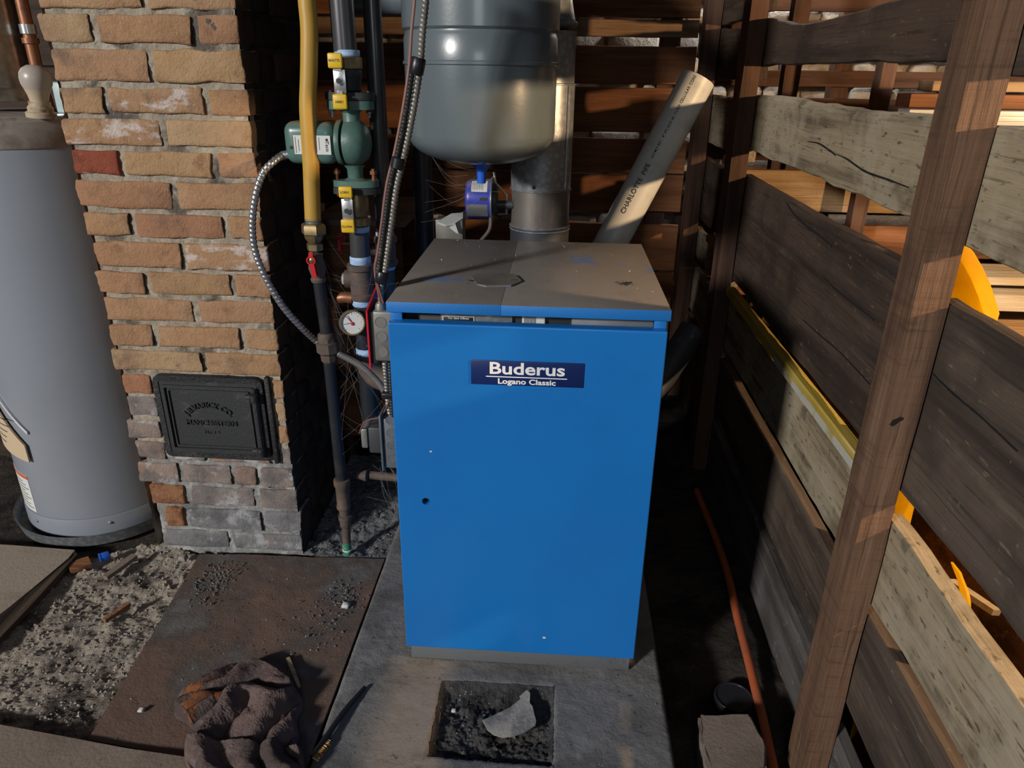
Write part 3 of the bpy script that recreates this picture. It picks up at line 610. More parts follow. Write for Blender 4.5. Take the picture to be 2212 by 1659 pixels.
# ------------------------------------------------------------------ slatted partition on the right
FX = 1.035
wr = empty('wall_right', (1.03, .3, -.15), kind='structure')
def plank(a, b, z0, z1, x0, th, mt, parent, axis='y', wave=.006, seed=0, n=26, wavet=None, name='plank', sag=None, wane=0):
    """a sawn board with uneven edges; along y at depth x0, or along x at depth x0"""
    rr = []; wt = wave if wavet is None else wavet
    for i in range(n+1):
        t = a+(b-a)*i/n
        lo = z0 + wave*fbm(t*3.1, seed*3.3, 1) + wave*.35*fbm(t*14, seed, 2)
        hi = z1 + wt*fbm(t*2.4, seed*5.1, 5) + wave*.35*fbm(t*12, seed, 6)
        if sag: hi += sag(t)
        d = .0015*fbm(t*9, seed*2, 8)
        prof = [(x0+d, lo+.003), (x0+d, (lo+hi)/2), (x0+d, hi-.003-wane), (x0+.004+d+wane*.6, hi), (x0+th, hi), (x0+th, lo), (x0+.004+d, lo)]
        rr.append([(Vector((q, t, z)) if axis == 'y' else Vector((t, q, z))) for q, z in prof])
    k = 7; m = MB().add([p for r in rr for p in r], [(i*k+j, i*k+(j+1) % k, (i+1)*k+(j+1) % k, (i+1)*k+j) for i in range(n) for j in range(k)] + [tuple(range(k)), tuple(range(n*k+k-1, n*k-1, -1))])
    return obj(name, m, mt, parent, smooth=28)
def post(x0, x1, y0, y1, z0, z1, mt, parent, seed=0, name='post', wav=.004):
    m = MB(); n = 28; vs = []
    for i in range(n+1):
        z = z0+(z1-z0)*i/n
        for k, (x, y) in enumerate(((x0, y0), (x1, y0), (x1, y1), (x0, y1))):
            vs.append((x+wav*fbm(z*3, seed+k*.7), y+wav*fbm(z*3, seed+9+k*.7), z))
    m.add(vs, [(i*4+j, i*4+(j+1) % 4, (i+1)*4+(j+1) % 4, (i+1)*4+j) for i in range(n) for j in range(4)] + [(3,2,1,0), (n*4, n*4+1, n*4+2, n*4+3)])
    return obj(name, m, mt, parent, smooth=25)
post(.972, 1.03, -.205, -.118, -.18, 1.9, M['w_post'], wr, 1)
post(.972, 1.03, 1.312, 1.418, -.13, 1.95, M['w_post2'], wr, 2)
post(.965, 1.03, 2.1, 2.2, -.13, 1.95, M['w_post2'], wr, 3)
post(.972, 1.03, -1.72, -1.63, -.18, 1.9, M['w_post2'], wr, 4)
J1 = -.16
YB, YM, YE = 2.24, 1.36, -1.75
# (y range, z range, material, edge wave)
plank(1.37, J1+.03, 1.462, 1.578, FX, .026, M['w_dark_y'], wr, wave=.008, seed=1, sag=lambda t: .035*max(0, (t-1.05)/.3) - .012*math.exp(-((t-.8)/.2)**2))
plank(J1, YE, 1.435, 1.60, FX, .026, M['w_dark2_y'], wr, wave=.006, seed=2)
plank(1.37, J1+.03, 1.186, 1.368, FX, .034, M['w_grey_y'], wr, wave=.012, seed=3, wane=.012)
plank(J1, YE, 1.172, 1.357, FX, .034, M['w_grey_y'], wr, wave=.010, seed=4)
plank(1.37, J1+.03, .71, 1.095, FX, .03, M['w_dark_y'], wr, wave=.006, seed=5)
plank(J1, YE, .70, 1.078, FX, .03, M['w_dark2_y'], wr, wave=.008, seed=6)
plank(1.37, J1+.03, .434, .624, FX, .036, M['w_grey_y'], wr, wave=.010, seed=7)
plank(J1, YE, .432, .625, FX, .036, M['w_grey_y'], wr, wave=.010, seed=8)
plank(1.37, J1+.03, .15, .382, FX, .03, M['w_dark2_y'], wr, wave=.006, seed=9)
plank(J1, YE, .155, .398, FX, .03, M['w_dark2_y'], wr, wave=.006, seed=10)
plank(1.37, J1+.03, -.165, .102, FX, .03, M['w_greydark_y'], wr, wave=.010, seed=11)
plank(J1, YE, -.165, .06, FX, .03, M['w_greydark_y'], wr, wave=.012, seed=12)
def crack(name, pts, wd, x=FX):
    P = spline([PX(px, py, x) for px, py in pts], 8); vs = []; n = len(P)
    for i, p in enumerate(P):
        t = (P[min(i+1, n-1)]-P[max(i-1, 0)]).normalized(); nn = Vector((0, -t.z, t.y)); h = wd*(.35+.65*math.sin(PI*(i+.5)/n))*(.7+.5*noise.noise(p*60))
        for sg in (-1, 1):
            for dx in (-.0008, .004): vs.append(p+nn*h*sg+Vector((dx-.0022, 0, 0)))
    return obj(name, MB().add(vs, [(i*4+a, i*4+b, (i+1)*4+b, (i+1)*4+a) for i in range(n-1) for a, b in ((0, 2), (2, 3), (3, 1), (1, 0))]), M['void'], wr, smooth=0)
crack('crack', [(1745, 305), (1770, 310), (1800, 330), (1806, 336)], .0022)
crack('crack', [(1808, 333), (1830, 343), (1870, 370), (1920, 388), (1965, 405)], .0024)
crack('crack', [(1700, 438), (1716, 462), (1745, 490), (1775, 512), (1798, 532)], .0035)
crack('crack', [(1782, 600), (1810, 628), (1850, 660), (1890, 692)], .0015)
crack('crack', [(1735, 690), (1770, 722), (1820, 765), (1880, 830)], .002)
crack('crack', [(2010, 800), (2060, 850), (2120, 900), (2200, 975)], .0018)
kh_ = PY(1935, 910, -.207)
obj('knot_hole', MB().prism([kh_+Vector(q) for q in ((-.009, 0, -.008), (-.004, 0, -.011), (.002, 0, -.006), (.006, 0, -.001), (.012, 0, .003), (.013, 0, .007), (.007, 0, .009), (.001, 0, .005), (-.005, 0, .002))], (0, .004, 0)), M['void'], wr, smooth=0)
# bay beyond the second post
for i, (z0, z1, mt) in enumerate(((1.63, 1.80, 'w_dark_y'), (1.41, 1.575, 'w_dark_y'), (1.14, 1.345, 'w_grey_y'), (.80, 1.07, 'w_dark_y'), (.62, .745, 'w_grey_y'), (.35, .56, 'w_grey_y'), (.12, .31, 'w_dark2_y'), (-.14, .08, 'w_dark2_y'))):
    plank(1.34, 2.2, z0, z1, FX, .028, M[mt], wr, wave=.01, seed=20+i, sag=(lambda t: .05*(t-1.3)) if i == 1 else None)
# painted batten along the lower edge of the wide dark plank
bt = obj('batten', MB().rbox(FX-.022, FX+.012, -.12, 1.30, .652, .690, .004, 1).jitter(.003, 9, 2), M['w_pale_y'], wr)
obj('flaking_paint', MB().rbox(FX-.024, FX-.0215, -.118, .60, .653, .672, .0005, 1).jitter(.001, 30, 4), M['batten_white'], wr)
obj('batten', MB().rbox(FX-.022, FX+.012, 1.44, 1.8, .752, .785, .004, 1).jitter(.003, 9, 3), M['w_pale_y'], wr)

# ------------------------------------------------------------------ plank wall at the back
wb = empty('wall_back', (.2, 2.27, -.1), kind='structure')
BY = 2.25
rows = [(1.80, 2.05), (1.665, 1.785), (1.585, 1.655), (1.385, 1.548), (1.172, 1.372), (.985, 1.142), (.80, .975), (.50, .735), (.25, .49), (-.08, .24)]
for i, (z0, z1) in enumerate(rows):
    plank(-1.9, .962, z0, z1, BY, .026, M['w_beam_x'] if i == 2 else M['w_back_x'], wb, 'x', wave=.004, seed=40+i)
for x0, x1 in ((-.95, -.87), (.24, .36), (.80, .89)):
    post(x0, x1, BY+.028, BY+.11, -.1, 2.05, M['w_post2'], wb, 50+x0, 'stud')
for i, (z0, z1) in enumerate(((1.70, 1.9), (1.50, 1.665), (1.385, 1.455), (1.235, 1.335), (1.05, 1.18), (.82, 1.02), (.5, .78), (.15, .46), (-.1, .12))):
    plank(1.05, 3.3, z0, z1, BY+.06, .026, M['w_back_dark_x'], wb, 'x', wave=.004, seed=60+i)
post(1.62, 1.7, BY+.088, BY+.16, -.1, 2.05, M['w_post2'], wb, 71, 'stud')
# fieldstone foundation seen through the gaps
sw = empty('wall_fieldstone', (.7, 2.9, -.1), kind='structure')
rng = random.Random(9); z = .55; r = 0
while z < 2.0:
    h = rng.uniform(.10, .16); x = -1.8 + (r % 2)*.1
    while x < 3.3:
        wdt = rng.uniform(.14, .3)
        obj('stone', MB().rbox(x+.006, x+wdt-.006, 2.80+rng.uniform(0, .04), 3.0, z+.006, z+h-.006, .03, 2).jitter(.025, 14, r*31+x), M['stone'], sw, smooth=50)
        x += wdt
    z += h; r += 1
obj('mortar', MB().box(-1.9, 3.35, 2.87, 3.05, -.1, 2.05), M['mortar'], sw, smooth=0)

# plank partition added behind the water heater to keep window light off the back wall
wl = empty('light_block_wall', (-1.75, 1.03, -.1), kind='structure')
for i in range(10):
    plank(-2.6, CX0-.01, -.1+i*.255, -.1+i*.255+.25, 1.03, .024, M['w_soot_x'], wl, 'x', wave=.003, seed=90+i)
post(-1.62, -1.54, 1.056, 1.13, -.08, 2.4, M['w_post2'], wl, 95, 'stud')

# ------------------------------------------------------------------ water heater
HC = Vector((-1.232, .738, 0)); HR = .262
heater = empty('water_heater', (HC.x, HC.y, -.03), 'tall pale grey cylindrical water heater left of the chimney', 'water heater')
htop = PY(75, 262, HC.y-HR).z
obj('jacket', MB().lathe([(HR, .055), (HR, .06), (HR, htop-.05), (HR, htop-.002)], (HC.x, HC.y, 0), n=72), M['heater'], heater)
obj('base_ring', MB().lathe([(HR-.01, -.012), (HR+.004, -.01), (HR+.004, .045), (HR+.001, .054), (HR-.01, .054)], (HC.x, HC.y, 0), n=72), M['heater'], heater)
for a in (200, 245, 300, 338):
    an = math.radians(a); obj('screw', MB().lathe([(.006, 0), (.005, .004), (.002, .006)], (HC.x+(HR+.003)*math.cos(an), HC.y+(HR+.003)*math.sin(an), .03), (math.cos(an), math.sin(an), 0), 10), M['chrome'], heater)
obj('top_rim', MB().lathe([(HR+.003, htop-.075), (HR+.006, htop-.07), (HR+.006, htop-.006), (HR-.004, htop+.004), (HR-.02, htop+.006)], (HC.x, HC.y, 0), n=72), M['heater_top'], heater)
obj('top_cover', MB().lathe([(.001, htop+.012), (HR-.01, htop+.006), (HR-.01, htop-.01)], (HC.x, HC.y, 0), n=60), M['heater_top'], heater)
def wrap(a0, a1, z0, z1, r, th=.0015, n=14):
    """a sheet curved round the heater"""
    m = MB(); vs = []
    for i in range(n+1):
        a = math.radians(a0+(a1-a0)*i/n)
        for rr, z in ((r, z0), (r, z1), (r+th, z1), (r+th, z0)): vs.append((HC.x+rr*math.cos(a), HC.y+rr*math.sin(a), z))
    return m.add(vs, [(i*4+j, i*4+(j+1) % 4, (i+1)*4+(j+1) % 4, (i+1)*4+j) for i in range(n) for j in range(4)] + [(0,1,2,3), (n*4+3, n*4+2, n*4+1, n*4)])
def hang(px, py):
    d = _ray(px, py); o = CAM-HC; A = d.x**2+d.y**2; B = 2*(o.x*d.x+o.y*d.y); Cc = o.x**2+o.y**2-HR**2; t = (-B-math.sqrt(max(0, B*B-4*A*Cc)))/(2*A)
    p = CAM+d*t; return math.degrees(math.atan2(p.y-HC.y, p.x-HC.x)), p.z
a1, zt = hang(78, 1098); a0, _ = hang(30, 1075)
lb = obj('warning_label', wrap(a0-14, a1, .062, .20, HR, .0012), M['label'], heater)
obj('orange_strip', wrap(a0-14, a1, .188, .20, HR+.0012, .0006), M['orange_strip'], lb)
for i in range(9): obj('print_line', wrap(a0-12, a1-2-(i % 3)*3, .075+i*.012, .0775+i*.012, HR+.0012, .0004, 6), M['ink'], lb)
a1, z1 = hang(60, 960); a0 = a1-40
pm = MB(); vs = []; n = 10
for i in range(n+1):
    t = i/n; a = math.radians(a0+(a1-a0)*t); zz = .53-.20*t
    for rr, z in ((HR+.006, .30-.03*t), (HR+.006, zz), (HR+.012, zz), (HR+.012, .30-.03*t)): vs.append((HC.x+rr*math.cos(a), HC.y+rr*math.sin(a), z))
pm.add(vs, [(i*4+j, i*4+(j+1) % 4, (i+1)*4+(j+1) % 4, (i+1)*4+j) for i in range(n) for j in range(4)] + [(0,1,2,3), (n*4+3, n*4+2, n*4+1, n*4)])
man = obj('paper_manual', pm, M['paper'], heater, label='brown paper manual in a clear sleeve')
for i in range(5): obj('print_line', wrap(a0+2, a0+20+i*3, .32+i*.022, .323+i*.022, HR+.012, .0005, 5), M['ink'], man)
pm = MB(); vs = []
for i in range(n+1):
    t = i/n; a = math.radians(a0+(a1+4-a0)*t); zz = .60-.22*t
    for rr, z in ((HR+.001, zz-.012), (HR+.001, zz), (HR+.007, zz), (HR+.007, zz-.012)): vs.append((HC.x+rr*math.cos(a), HC.y+rr*math.sin(a), z))
pm.add(vs, [(i*4+j, i*4+(j+1) % 4, (i+1)*4+(j+1) % 4, (i+1)*4+j) for i in range(n) for j in range(4)] + [(0,1,2,3), (n*4+3, n*4+2, n*4+1, n*4)])
obj('sleeve_edge', pm, M['film'], heater)
# draft vent on top, copper pipe, bulb and plate
vt = empty('vent_pipe', (HC.x-.03, HC.y-.02, htop), 'bright galvanised vent pipe rising from the water heater', 'vent pipe')
vc = PY(12, 60, HC.y); vr = PY(62, 100, HC.y).x - vc.x
vt_x = HC.x-.045; vr = .10
obj('pipe', MB().lathe([(vr, htop+.045), (vr, 1.95)], (vt_x, HC.y-.02, 0), n=40), M['flue_bright'], vt)
obj('draft_hood', MB().lathe([(vr+.012, htop+.04), (vr+.012, htop+.06), (vr+.002, htop+.075)], (vt_x, HC.y-.02, 0), n=40), M['flue_bright'], vt)
for k in range(3):
    an = math.radians(-100+120*k); obj('leg', MB().rbox(vt_x+(vr+.004)*math.cos(an)-.008, vt_x+(vr+.004)*math.cos(an)+.008, HC.y-.02+(vr+.004)*math.sin(an)-.003, HC.y-.02+(vr+.004)*math.sin(an)+.003, htop+.008, htop+.05, .001), M['flue_bright'], vt)
cp = empty('copper_pipe', (-1.10, .74, htop), 'dull copper water pipe behind the light bulb', 'pipe')
q = [PY(46, 0, .72), PY(62, 70, .72), PY(80, 150, .72)]; q.append(Vector((q[2].x+.01, .72, htop+.005)))
obj('tube', MB().tube([q[0]+Vector((-.02, 0, .3))]+q, .0165, 14), M['copper'], cp)
obj('sleeve', MB().tube([q[1]*.75+q[0]*.25, q[1]*1.05-q[0]*.05], .021, 14), M['chrome'], cp)
obj('coupling', MB().tube([q[1]*.85+q[2]*.15, q[1]*.7+q[2]*.3], .022, 14), M['copper'], cp)
bb = PY(90, 252, .53); bt = PY(78, 176, .53)
lamp = empty('light_bulb', (bb.x, .53, htop+.006), 'unlit frosted light bulb in a porcelain holder on the water heater', 'light bulb')
ax = (bt-Vector((bb.x, .53, htop+.01))).normalized(); org = Vector((bb.x, .53, htop+.006))
obj('holder', MB().lathe([(.036, 0), (.037, .012), (.03, .016), (.031, .024), (.026, .03), (.026, .04)], org, ax, 26), M['porcelain'], lamp)
obj('collar', MB().lathe([(.021, .034), (.022, .042), (.025, .055), (.031, .070)], org, ax, 26), M['bulb_base'], lamp)
obj('globe', MB().lathe([(.031, .070), (.0365, .083), (.0385, .095), (.037, .108), (.030, .120), (.017, .128), (.001, .130)], org, ax, 30), M['bulb'], lamp)
pb = PY(136, 215, .62)
pl = empty('junction_box', (pb.x, .62, htop+.006), 'small pale blue switch plate beside the bulb against the chimney', 'switch plate')
obj('plate', MB().rbox(pb.x-.026, pb.x+.04, .62, .635, htop+.012, pb.z+.045, .006, 3), M['paleblue'], pl)
obj('foot', MB().rbox(pb.x-.04, pb.x+.04, .60, .64, htop+.004, htop+.012, .002), M['chrome'], pl)
# drain pan
obj('drain_pan', MB().lathe([(.001, -.028), (.285, -.028), (.296, .008), (.302, .012), (.299, .004), (.29, -.034), (.001, -.034)], (HC.x-.005, HC.y, 0), n=72, caps=False), M['galv'], label='shallow round metal drain pan under the water heater', cat='drain pan')

# ------------------------------------------------------------------ boiler
LZ, LB, DT, DB = .983, .960, .9416, .0538
boiler = empty('boiler', (.3, .32, 0), 'blue enamelled floor boiler with a dusty top and front door', 'boiler')
obj('plinth', MB().rbox(.014, .586, .014, .62, .003, .062, .002), M['plinth'], boiler)
obj('side_panel', MB().rbox(.004, .020, .03, .645, .06, LB+.002, .002), M['blue'], boiler)
obj('side_panel', MB().rbox(.580, .596, .03, .645, .06, LB+.002, .002), M['blue'], boiler)
obj('back_panel', MB().rbox(.020, .580, .63, .645, .06, LB+.002, .002), M['blue'], boiler)
fp = obj('front_panel', MB().rbox(.021, .579, .060, .068, .062, LB-.001, .001), M['black'], boiler)
x0, x1 = PY(953, 685, .058).x, PY(1107, 690, .058).x
pan = obj('control_panel', MB().rbox(x0, x1, .052, .060, .90, LB-.001, .001), M['galv'], boiler)
l0, l1, lz = PY(958, 688, .051).x, PY(1023, 690, .051).x, PY(990, 688, .051).z
ls = obj('warning_plate', MB().rbox(l0, l1, .050, .052, lz-.014, lz+.004, .0008), M['black'], boiler)
rf = MB()
for (a, b, c, d) in ((l0-.002, l1+.002, lz+.004, lz+.0052), (l0-.002, l0, lz-.014, lz+.004), (l1, l1+.002, lz-.014, lz+.004)): rf.box(a, b, .0495, .0515, c, d)
obj('plate_border', rf, M['label'], ls)
text('plate_lettering', 'Vor dem \u00d6ffnen', ((l0+l1)/2, .0498, lz+.0008), (1,0,0), (0,0,1), .005, M['label'], ls, ext=.0003, bold=.01)
b0, b1 = PY(1128, 690, .052).x, PY(1177, 692, .052).x
bc = obj('barcode_label', MB().rbox(b0, b1, .050, .058, .90, LB-.002, .0005), M['label'], boiler)
for k in range(11):
    xx = b0+.004+k*(b1-b0)*.05; obj('bar', MB().box(xx, xx+.0012, .0495, .0502, .905, LB-.004), M['ink'], bc)
p0, p1 = PY(1235, 692, .04).x, PY(1412, 704, .04).x
obj('inner_flap', MB().rbox(p0, p1, .045, .058, .90, DT+.010, .001), M['plinth'], boiler)
for xa, xb in ((.006, .032), (.568, .594)): obj('corner_tab', MB().rbox(xa, xb, .022, .034, .90, LB, .002), M['blue'], boiler)
sx = PZ(1083, 655, LZ).x
obj('lid', MB().rbox(0, sx-.0001, .0139, .648, LB, LZ, .0009, 2), M['lid'], boiler)
obj('lid', MB().rbox(sx+.0001, .6, .0139, .648, LB, LZ-.0002, .0009, 2), M['lid'], boiler)
# front door with its round key hole
kh = PY(920, 1083, 0)
dm = MB().rbox(.005, .595, 0, .030, DB, DT, .0035, 3)
dob = obj('door', dm, M['blue'], boiler)
cut = obj('cutter', MB().lathe([(.0092, -.02), (.0092, .02)], (kh.x, .0, kh.z), (0,1,0), 28), M['void'])
bo = dob.modifiers.new('hole', 'BOOLEAN'); bo.operation = 'DIFFERENCE'; bo.object = cut; bo.solver = 'EXACT'
bpy.context.view_layer.update()
me = bpy.data.meshes.new_from_object(dob.evaluated_get(bpy.context.evaluated_depsgraph_get()))
dob.modifiers.clear(); old = dob.data; dob.data = me; bpy.data.meshes.remove(old)
if len(me.materials) > 1: me.materials.pop(index=1)
bpy.data.objects.remove(cut)
me.polygons.foreach_set('use_smooth', [False]*len(me.polygons))
obj('lock', MB().lathe([(.0088, .012), (.0088, .019)], (kh.x, 0, kh.z), (0,1,0), 24), M['void'], dob)
c0, c1, c2, c3 = PY(1017, 772, 0), PY(1263, 789, 0), PY(1260, 838, 0), PY(1018, 829, 0)
bx0, bx1 = (c0.x+c3.x)/2, (c1.x+c2.x)/2; bz1, bz0 = (c0.z+c1.z)/2, (c3.z+c2.z)/2
badge = obj('badge', MB().rbox(bx0, bx1, -.0022, .001, bz0, bz1, .0018, 2), M['navy'], dob, label='navy blue name badge with silver lettering')
bxc = (PY(1050, 795, 0).x+PY(1227, 800, 0).x)/2
text('maker_name', 'Buderus', (bxc, -.0022, PY(1138, 798, 0).z), (1,0,0), (0,0,1), .0275, M['silver_ink'], badge, ext=.0004, bold=.022, sx=1.30)
lx0, lx1, lzz = PY(1050, 815, 0).x, PY(1225, 816, 0).x, PY(1138, 815, 0).z
obj('rule', MB().box(lx0, lx1, -.0027, -.0021, lzz-.0011, lzz+.0011), M['silver_ink'], badge, smooth=0)
text('model_name', 'Logano Classic', (bxc, -.0022, PY(1138, 825, 0).z), (1,0,0), (0,0,1), .0122, M['silver_ink'], badge, ext=.0004, bold=.028, sx=1.24)
for (px, py, s) in ((930, 975, .0022), (1175, 1377, .003)):
    p = PY(px, py, 0); obj('paint_chip', MB().rbox(p.x-s, p.x+s*1.4, -.0006, .0005, p.z-s, p.z+s*.6, .0004).jitter(.001, 300, s*1000), M['label'], dob)
# loose octagonal cover on the lid
oc = [PZ(x, y, LZ+.004) for x, y in ((1019, 598), (1027, 592), (1100, 590), (1115, 594), (1127, 606), (1104, 616), (1050, 617), (1031, 613))]
oct_ = obj('octagonal_cover', MB().prism(oc, (0, 0, -.0035)), M['steel_box'], smooth=0, label='loose octagonal electrical box cover on the boiler top', cat='box cover')
for k in (0, 3): obj('slot', MB().rbox(oc[k].x-.008, oc[k].x+.008, (oc[k].y+oc[5].y)/2-.002, (oc[k].y+oc[5].y)/2+.002, LZ+.0035, LZ+.0045, .0004), M['black'], oct_)
lidr = lambda r: (r.uniform(.02, .58), r.uniform(.04, .63))
tag(obj('lid_grit', stones(130, lidr, lambda x, y: LZ, .0006, .0028, 71), M['crumb'], boiler, smooth=0), kind='stuff')
tag(obj('lid_white_crumbs', stones(26, lidr, lambda x, y: LZ, .0008, .0028, 72), M['chalk'], boiler, smooth=0), kind='stuff')
tag(obj('lid_dust_clump', stones(90, lambda r: (r.gauss(PZ(1350, 613, LZ).x, .010), r.gauss(PZ(1350, 613, LZ).y, .009)), lambda x, y: LZ, .0008, .0035, 73), M['black'], boiler, smooth=0), kind='stuff')

# ------------------------------------------------------------------ flue pipe and damper
FC = Vector((.302, .80, 0)); FRd = .0885
flue = empty('flue_pipe', (FC.x, FC.y, .70), 'round galvanised flue pipe rising behind the boiler', 'flue pipe')
def fz(y): return PY(1168, y, FC.y-FRd).z
z1, z2, z3 = fz(497), fz(416), fz(182)
obj('collar', MB().lathe([(FRd+.002, .70), (FRd+.002, z1)], FC, n=48), M['collar'], flue)
obj('lower_section', MB().lathe([(FRd, z1), (FRd, z2)], FC, n=48), M['galv_dark'], flue)
obj('middle_section', MB().lathe([(FRd+.0015, z2), (FRd+.0015, z3)], FC, n=48), M['galv'], flue)
obj('upper_section', MB().lathe([(FRd-.001, z3), (FRd-.001, z3+.135)], FC, n=48), M['galv'], flue)
for z, nm in ((z1, 2), (z2, 1), (z3, 1)):
    for k in range(nm): obj('seam', MB().lathe([(FRd, -.003), (FRd+.005, -.001), (FRd+.005, .001), (FRd, .003)], FC+Vector((0, 0, z-k*.009)), n=48), M['galv'], flue)
# adjustable elbow gores leaning away to the left
p = Vector((FC.x, FC.y, z3+.13)); d = Vector((0, 0, 1))
for k in range(4):
    dn = Vector((math.sin(-.2*(k+1)), .5*math.sin(.25*(k+1)), math.cos(.2*(k+1)))).normalized()
    L = .085 if k < 3 else .5
    q = p + dn*L
    obj('elbow_gore', MB().lathe([(FRd-.001, 0), (FRd+.005, .004), (FRd+.005, .008), (FRd-.001, .012), (FRd-.001, L)], p, dn, 44), M['galv'], flue)
    p = q
sc = PY(1153, 405, FC.y-FRd); obj('screw', MB().lathe([(.005, 0), (.005, .003), (.002, .004)], (sc.x, FC.y-math.sqrt(FRd**2-(sc.x-FC.x)**2)-.001, sc.z), (0, -1, 0), 12), M['black'], flue)
vx = PY(1240, 300, FC.y).x
obj('lengthwise_seam', MB().rbox(FC.x+.07, FC.x+.076, FC.y-FRd*.62-.004, FC.y-FRd*.62+.004, z2+.004, z3-.004, .001), M['galv'], flue)
dx0, dx1 = PY(1009, 430, FC.y-.03).x, PY(1062, 430, FC.y-.03).x
dz = (PY(1035, 390, FC.y-.06).z+PY(1035, 474, FC.y-.06).z)/2; dr = abs(PY(1035, 390, FC.y-.03).z-PY(1035, 474, FC.y-.03).z)/2
damp = empty('flue_damper', (dx0, FC.y-.03, dz-dr), 'blue round flue damper motor bolted beside the flue pipe', 'damper motor')
dcn = Vector((0, FC.y-.03, dz))
obj('housing', MB().lathe([(dr*.9, dx0), (dr*.97, dx0+.004), (dr, dx0+.012), (dr, dx1)], dcn, (1,0,0), 40), M['motor_blue'], damp)
obj('flange', MB().lathe([(dr+.006, dx1), (dr+.006, dx1+.004)], dcn, (1,0,0), 40), M['chrome'], damp)
obj('rear_body', MB().lathe([(dr*.8, dx1+.004), (dr*.75, dx1+.016)], dcn, (1,0,0), 30), M['relay_side'], damp)
def drumlabel(xa, xb, a0, a1, r, th, mt, par, name):
    vs = []; n = 8
    for i in range(n+1):
        a = math.radians(a0+(a1-a0)*i/n)
        for x, rr in ((xa, r), (xb, r), (xb, r+th), (xa, r+th)): vs.append((x, dcn.y-rr*math.cos(a), dcn.z+rr*math.sin(a)))
    return obj(name, MB().add(vs, [(i*4+j, i*4+(j+1) % 4, (i+1)*4+(j+1) % 4, (i+1)*4+j) for i in range(n) for j in range(4)] + [(0,1,2,3), (n*4+3, n*4+2, n*4+1, n*4)]), mt, par)
W_ = dx1-dx0
lb = drumlabel(dx0+W_*.25, dx1-W_*.12, 28, 68, dr, .0008, M['label'], damp, 'rating_label')
for i in range(7): drumlabel(dx0+W_*(.3+i*.065), dx0+W_*(.315+i*.065), 34, 62, dr+.0008, .0003, M['ink'], lb, 'print_line')
drumlabel(dx0+W_*.06, dx1-W_*.1, -52, -8, dr, .0008, M['chrome'], damp, 'foil_label')
drumlabel(dx0+W_*.6, dx1-W_*.1, 4, 12, dr, .001, M['black'], damp, 'switch')
bx = FC.x-FRd-.012
obj('bracket', MB().tube([(dx1+.006, dcn.y, dz+dr+.02), (dx1+.012, dcn.y, dz+dr*.8), (bx, dcn.y, dz+dr*.2), (bx, dcn.y, dz-dr*.75), (dx1+.02, dcn.y, dz-dr*.8)], .0035, 8), M['chrome'], damp)
obj('shaft', MB().lathe([(.012, dx1+.016), (.012, bx+.02)], dcn-Vector((0, 0, dr*.28)), (1,0,0), 16), M['relay_side'], damp)
obj('cable', MB().tube(spline([(dx1, dcn.y-.02, dz-dr*.9), (dx1-.004, dcn.y-.03, dz-dr-.03), (dx1-.03, dcn.y-.05, .96), (dx1-.05, dcn.y-.08, .93)], 10), .006, 10), M['dark_wire'], damp)

# ------------------------------------------------------------------ expansion tank
TC = Vector((.157, .47, 0)); TR = .184
tank = empty('expansion_tank', (TC.x, TC.y, 1.19), 'grey enamelled expansion tank hanging above the boiler', 'expansion tank')
TF = TC.y-TR
zr1, zr2, zd, zb = PY(1040, 135, TF).z, PY(1040, 62, TF).z, PY(1040, 300, TF).z, PY(1042, 352, TC.y).z
prof = [(.002, zb)]
for k in range(1, 9):
    a = k/8*PI/2; prof.append((TR*math.sin(a)**.8, zb+(zd-zb)*(1-math.cos(a))))
prof += [(TR, zr1-.006), (TR+.004, zr1-.004), (TR+.004, zr1+.002), (TR+.001, zr1+.004), (TR, zr2-.012), (TR-.003, zr2-.006), (TR-.004, zr2), (TR+.003, zr2+.006), (TR+.003, 1.9), (TR*.6, 1.98), (.002, 2.0)]
obj('shell', MB().lathe(prof, TC, n=80, caps=False), M['tank'], tank, smooth=30)
obj('valve_cap', MB().lathe([(.011, -.05), (.012, -.02), (.014, -.018), (.022, -.008), (.024, .004)], (TC.x, TC.y, zb), n=16), M['cap_blue'], tank, label='bright blue air valve cap')

# ------------------------------------------------------------------ larger pipes behind
def pipe(name, pts, r, mt, label, cat='pipe', n=18):
    pts = [Vector(p) for p in pts]; return obj(name, MB().tube(pts, r, n), mt, label=label, cat=cat)
q0, q1 = PY(905, 330, .76), PY(918, 520, .76)
pipe('return_pipe', [(q1.x, .76, .25), (q1.x, .76, 1.75)], .029, M['iron_blue'], 'black vertical iron pipe just left of the blue damper motor')
h0, h1 = PY(760, 8, .86), PY(900, 8, .86)
pipe('cross_pipe', [(h0.x-.02, .86, h0.z+.005), (h1.x+.06, .86, h0.z+.005)], .034, M['tank'], 'grey horizontal pipe crossing behind the tank at the top')
# second riser
X2, Y2 = PY(806, 60, .60).x, .60
rs = empty('heating_riser', (X2, Y2, .40), 'dull grey vertical heating pipe with a rusty coupling beside the pump', 'pipe')
za, zbb = PY(833, 508, Y2).z, PY(835, 572, Y2).z
obj('upper_pipe', MB().tube([(X2, Y2, za-.01), (X2, Y2, 1.8)], .0235, 20), M['iron'], rs)
obj('lower_pipe', MB().tube([(X2, Y2, .35), (X2, Y2, zbb+.01)], .0235, 20), M['iron'], rs)
obj('coupling', MB().lathe([(.030, zbb-.002), (.034, zbb+.004), (.034, zbb+.014), (.029, zbb+.018), (.029, za-.022), (.034, za-.018), (.034, za-.006), (.030, za)], (X2, Y2, 0), n=24), M['rust_iron'], rs)
obj('branch_plug', MB().lathe([(.016, 0), (.02, .03), (.02, .04), (.013, .041), (.013, .05)], (X2-.02, Y2, (za+zbb)/2), (-1, 0, 0), 18), M['rust_iron'], rs)
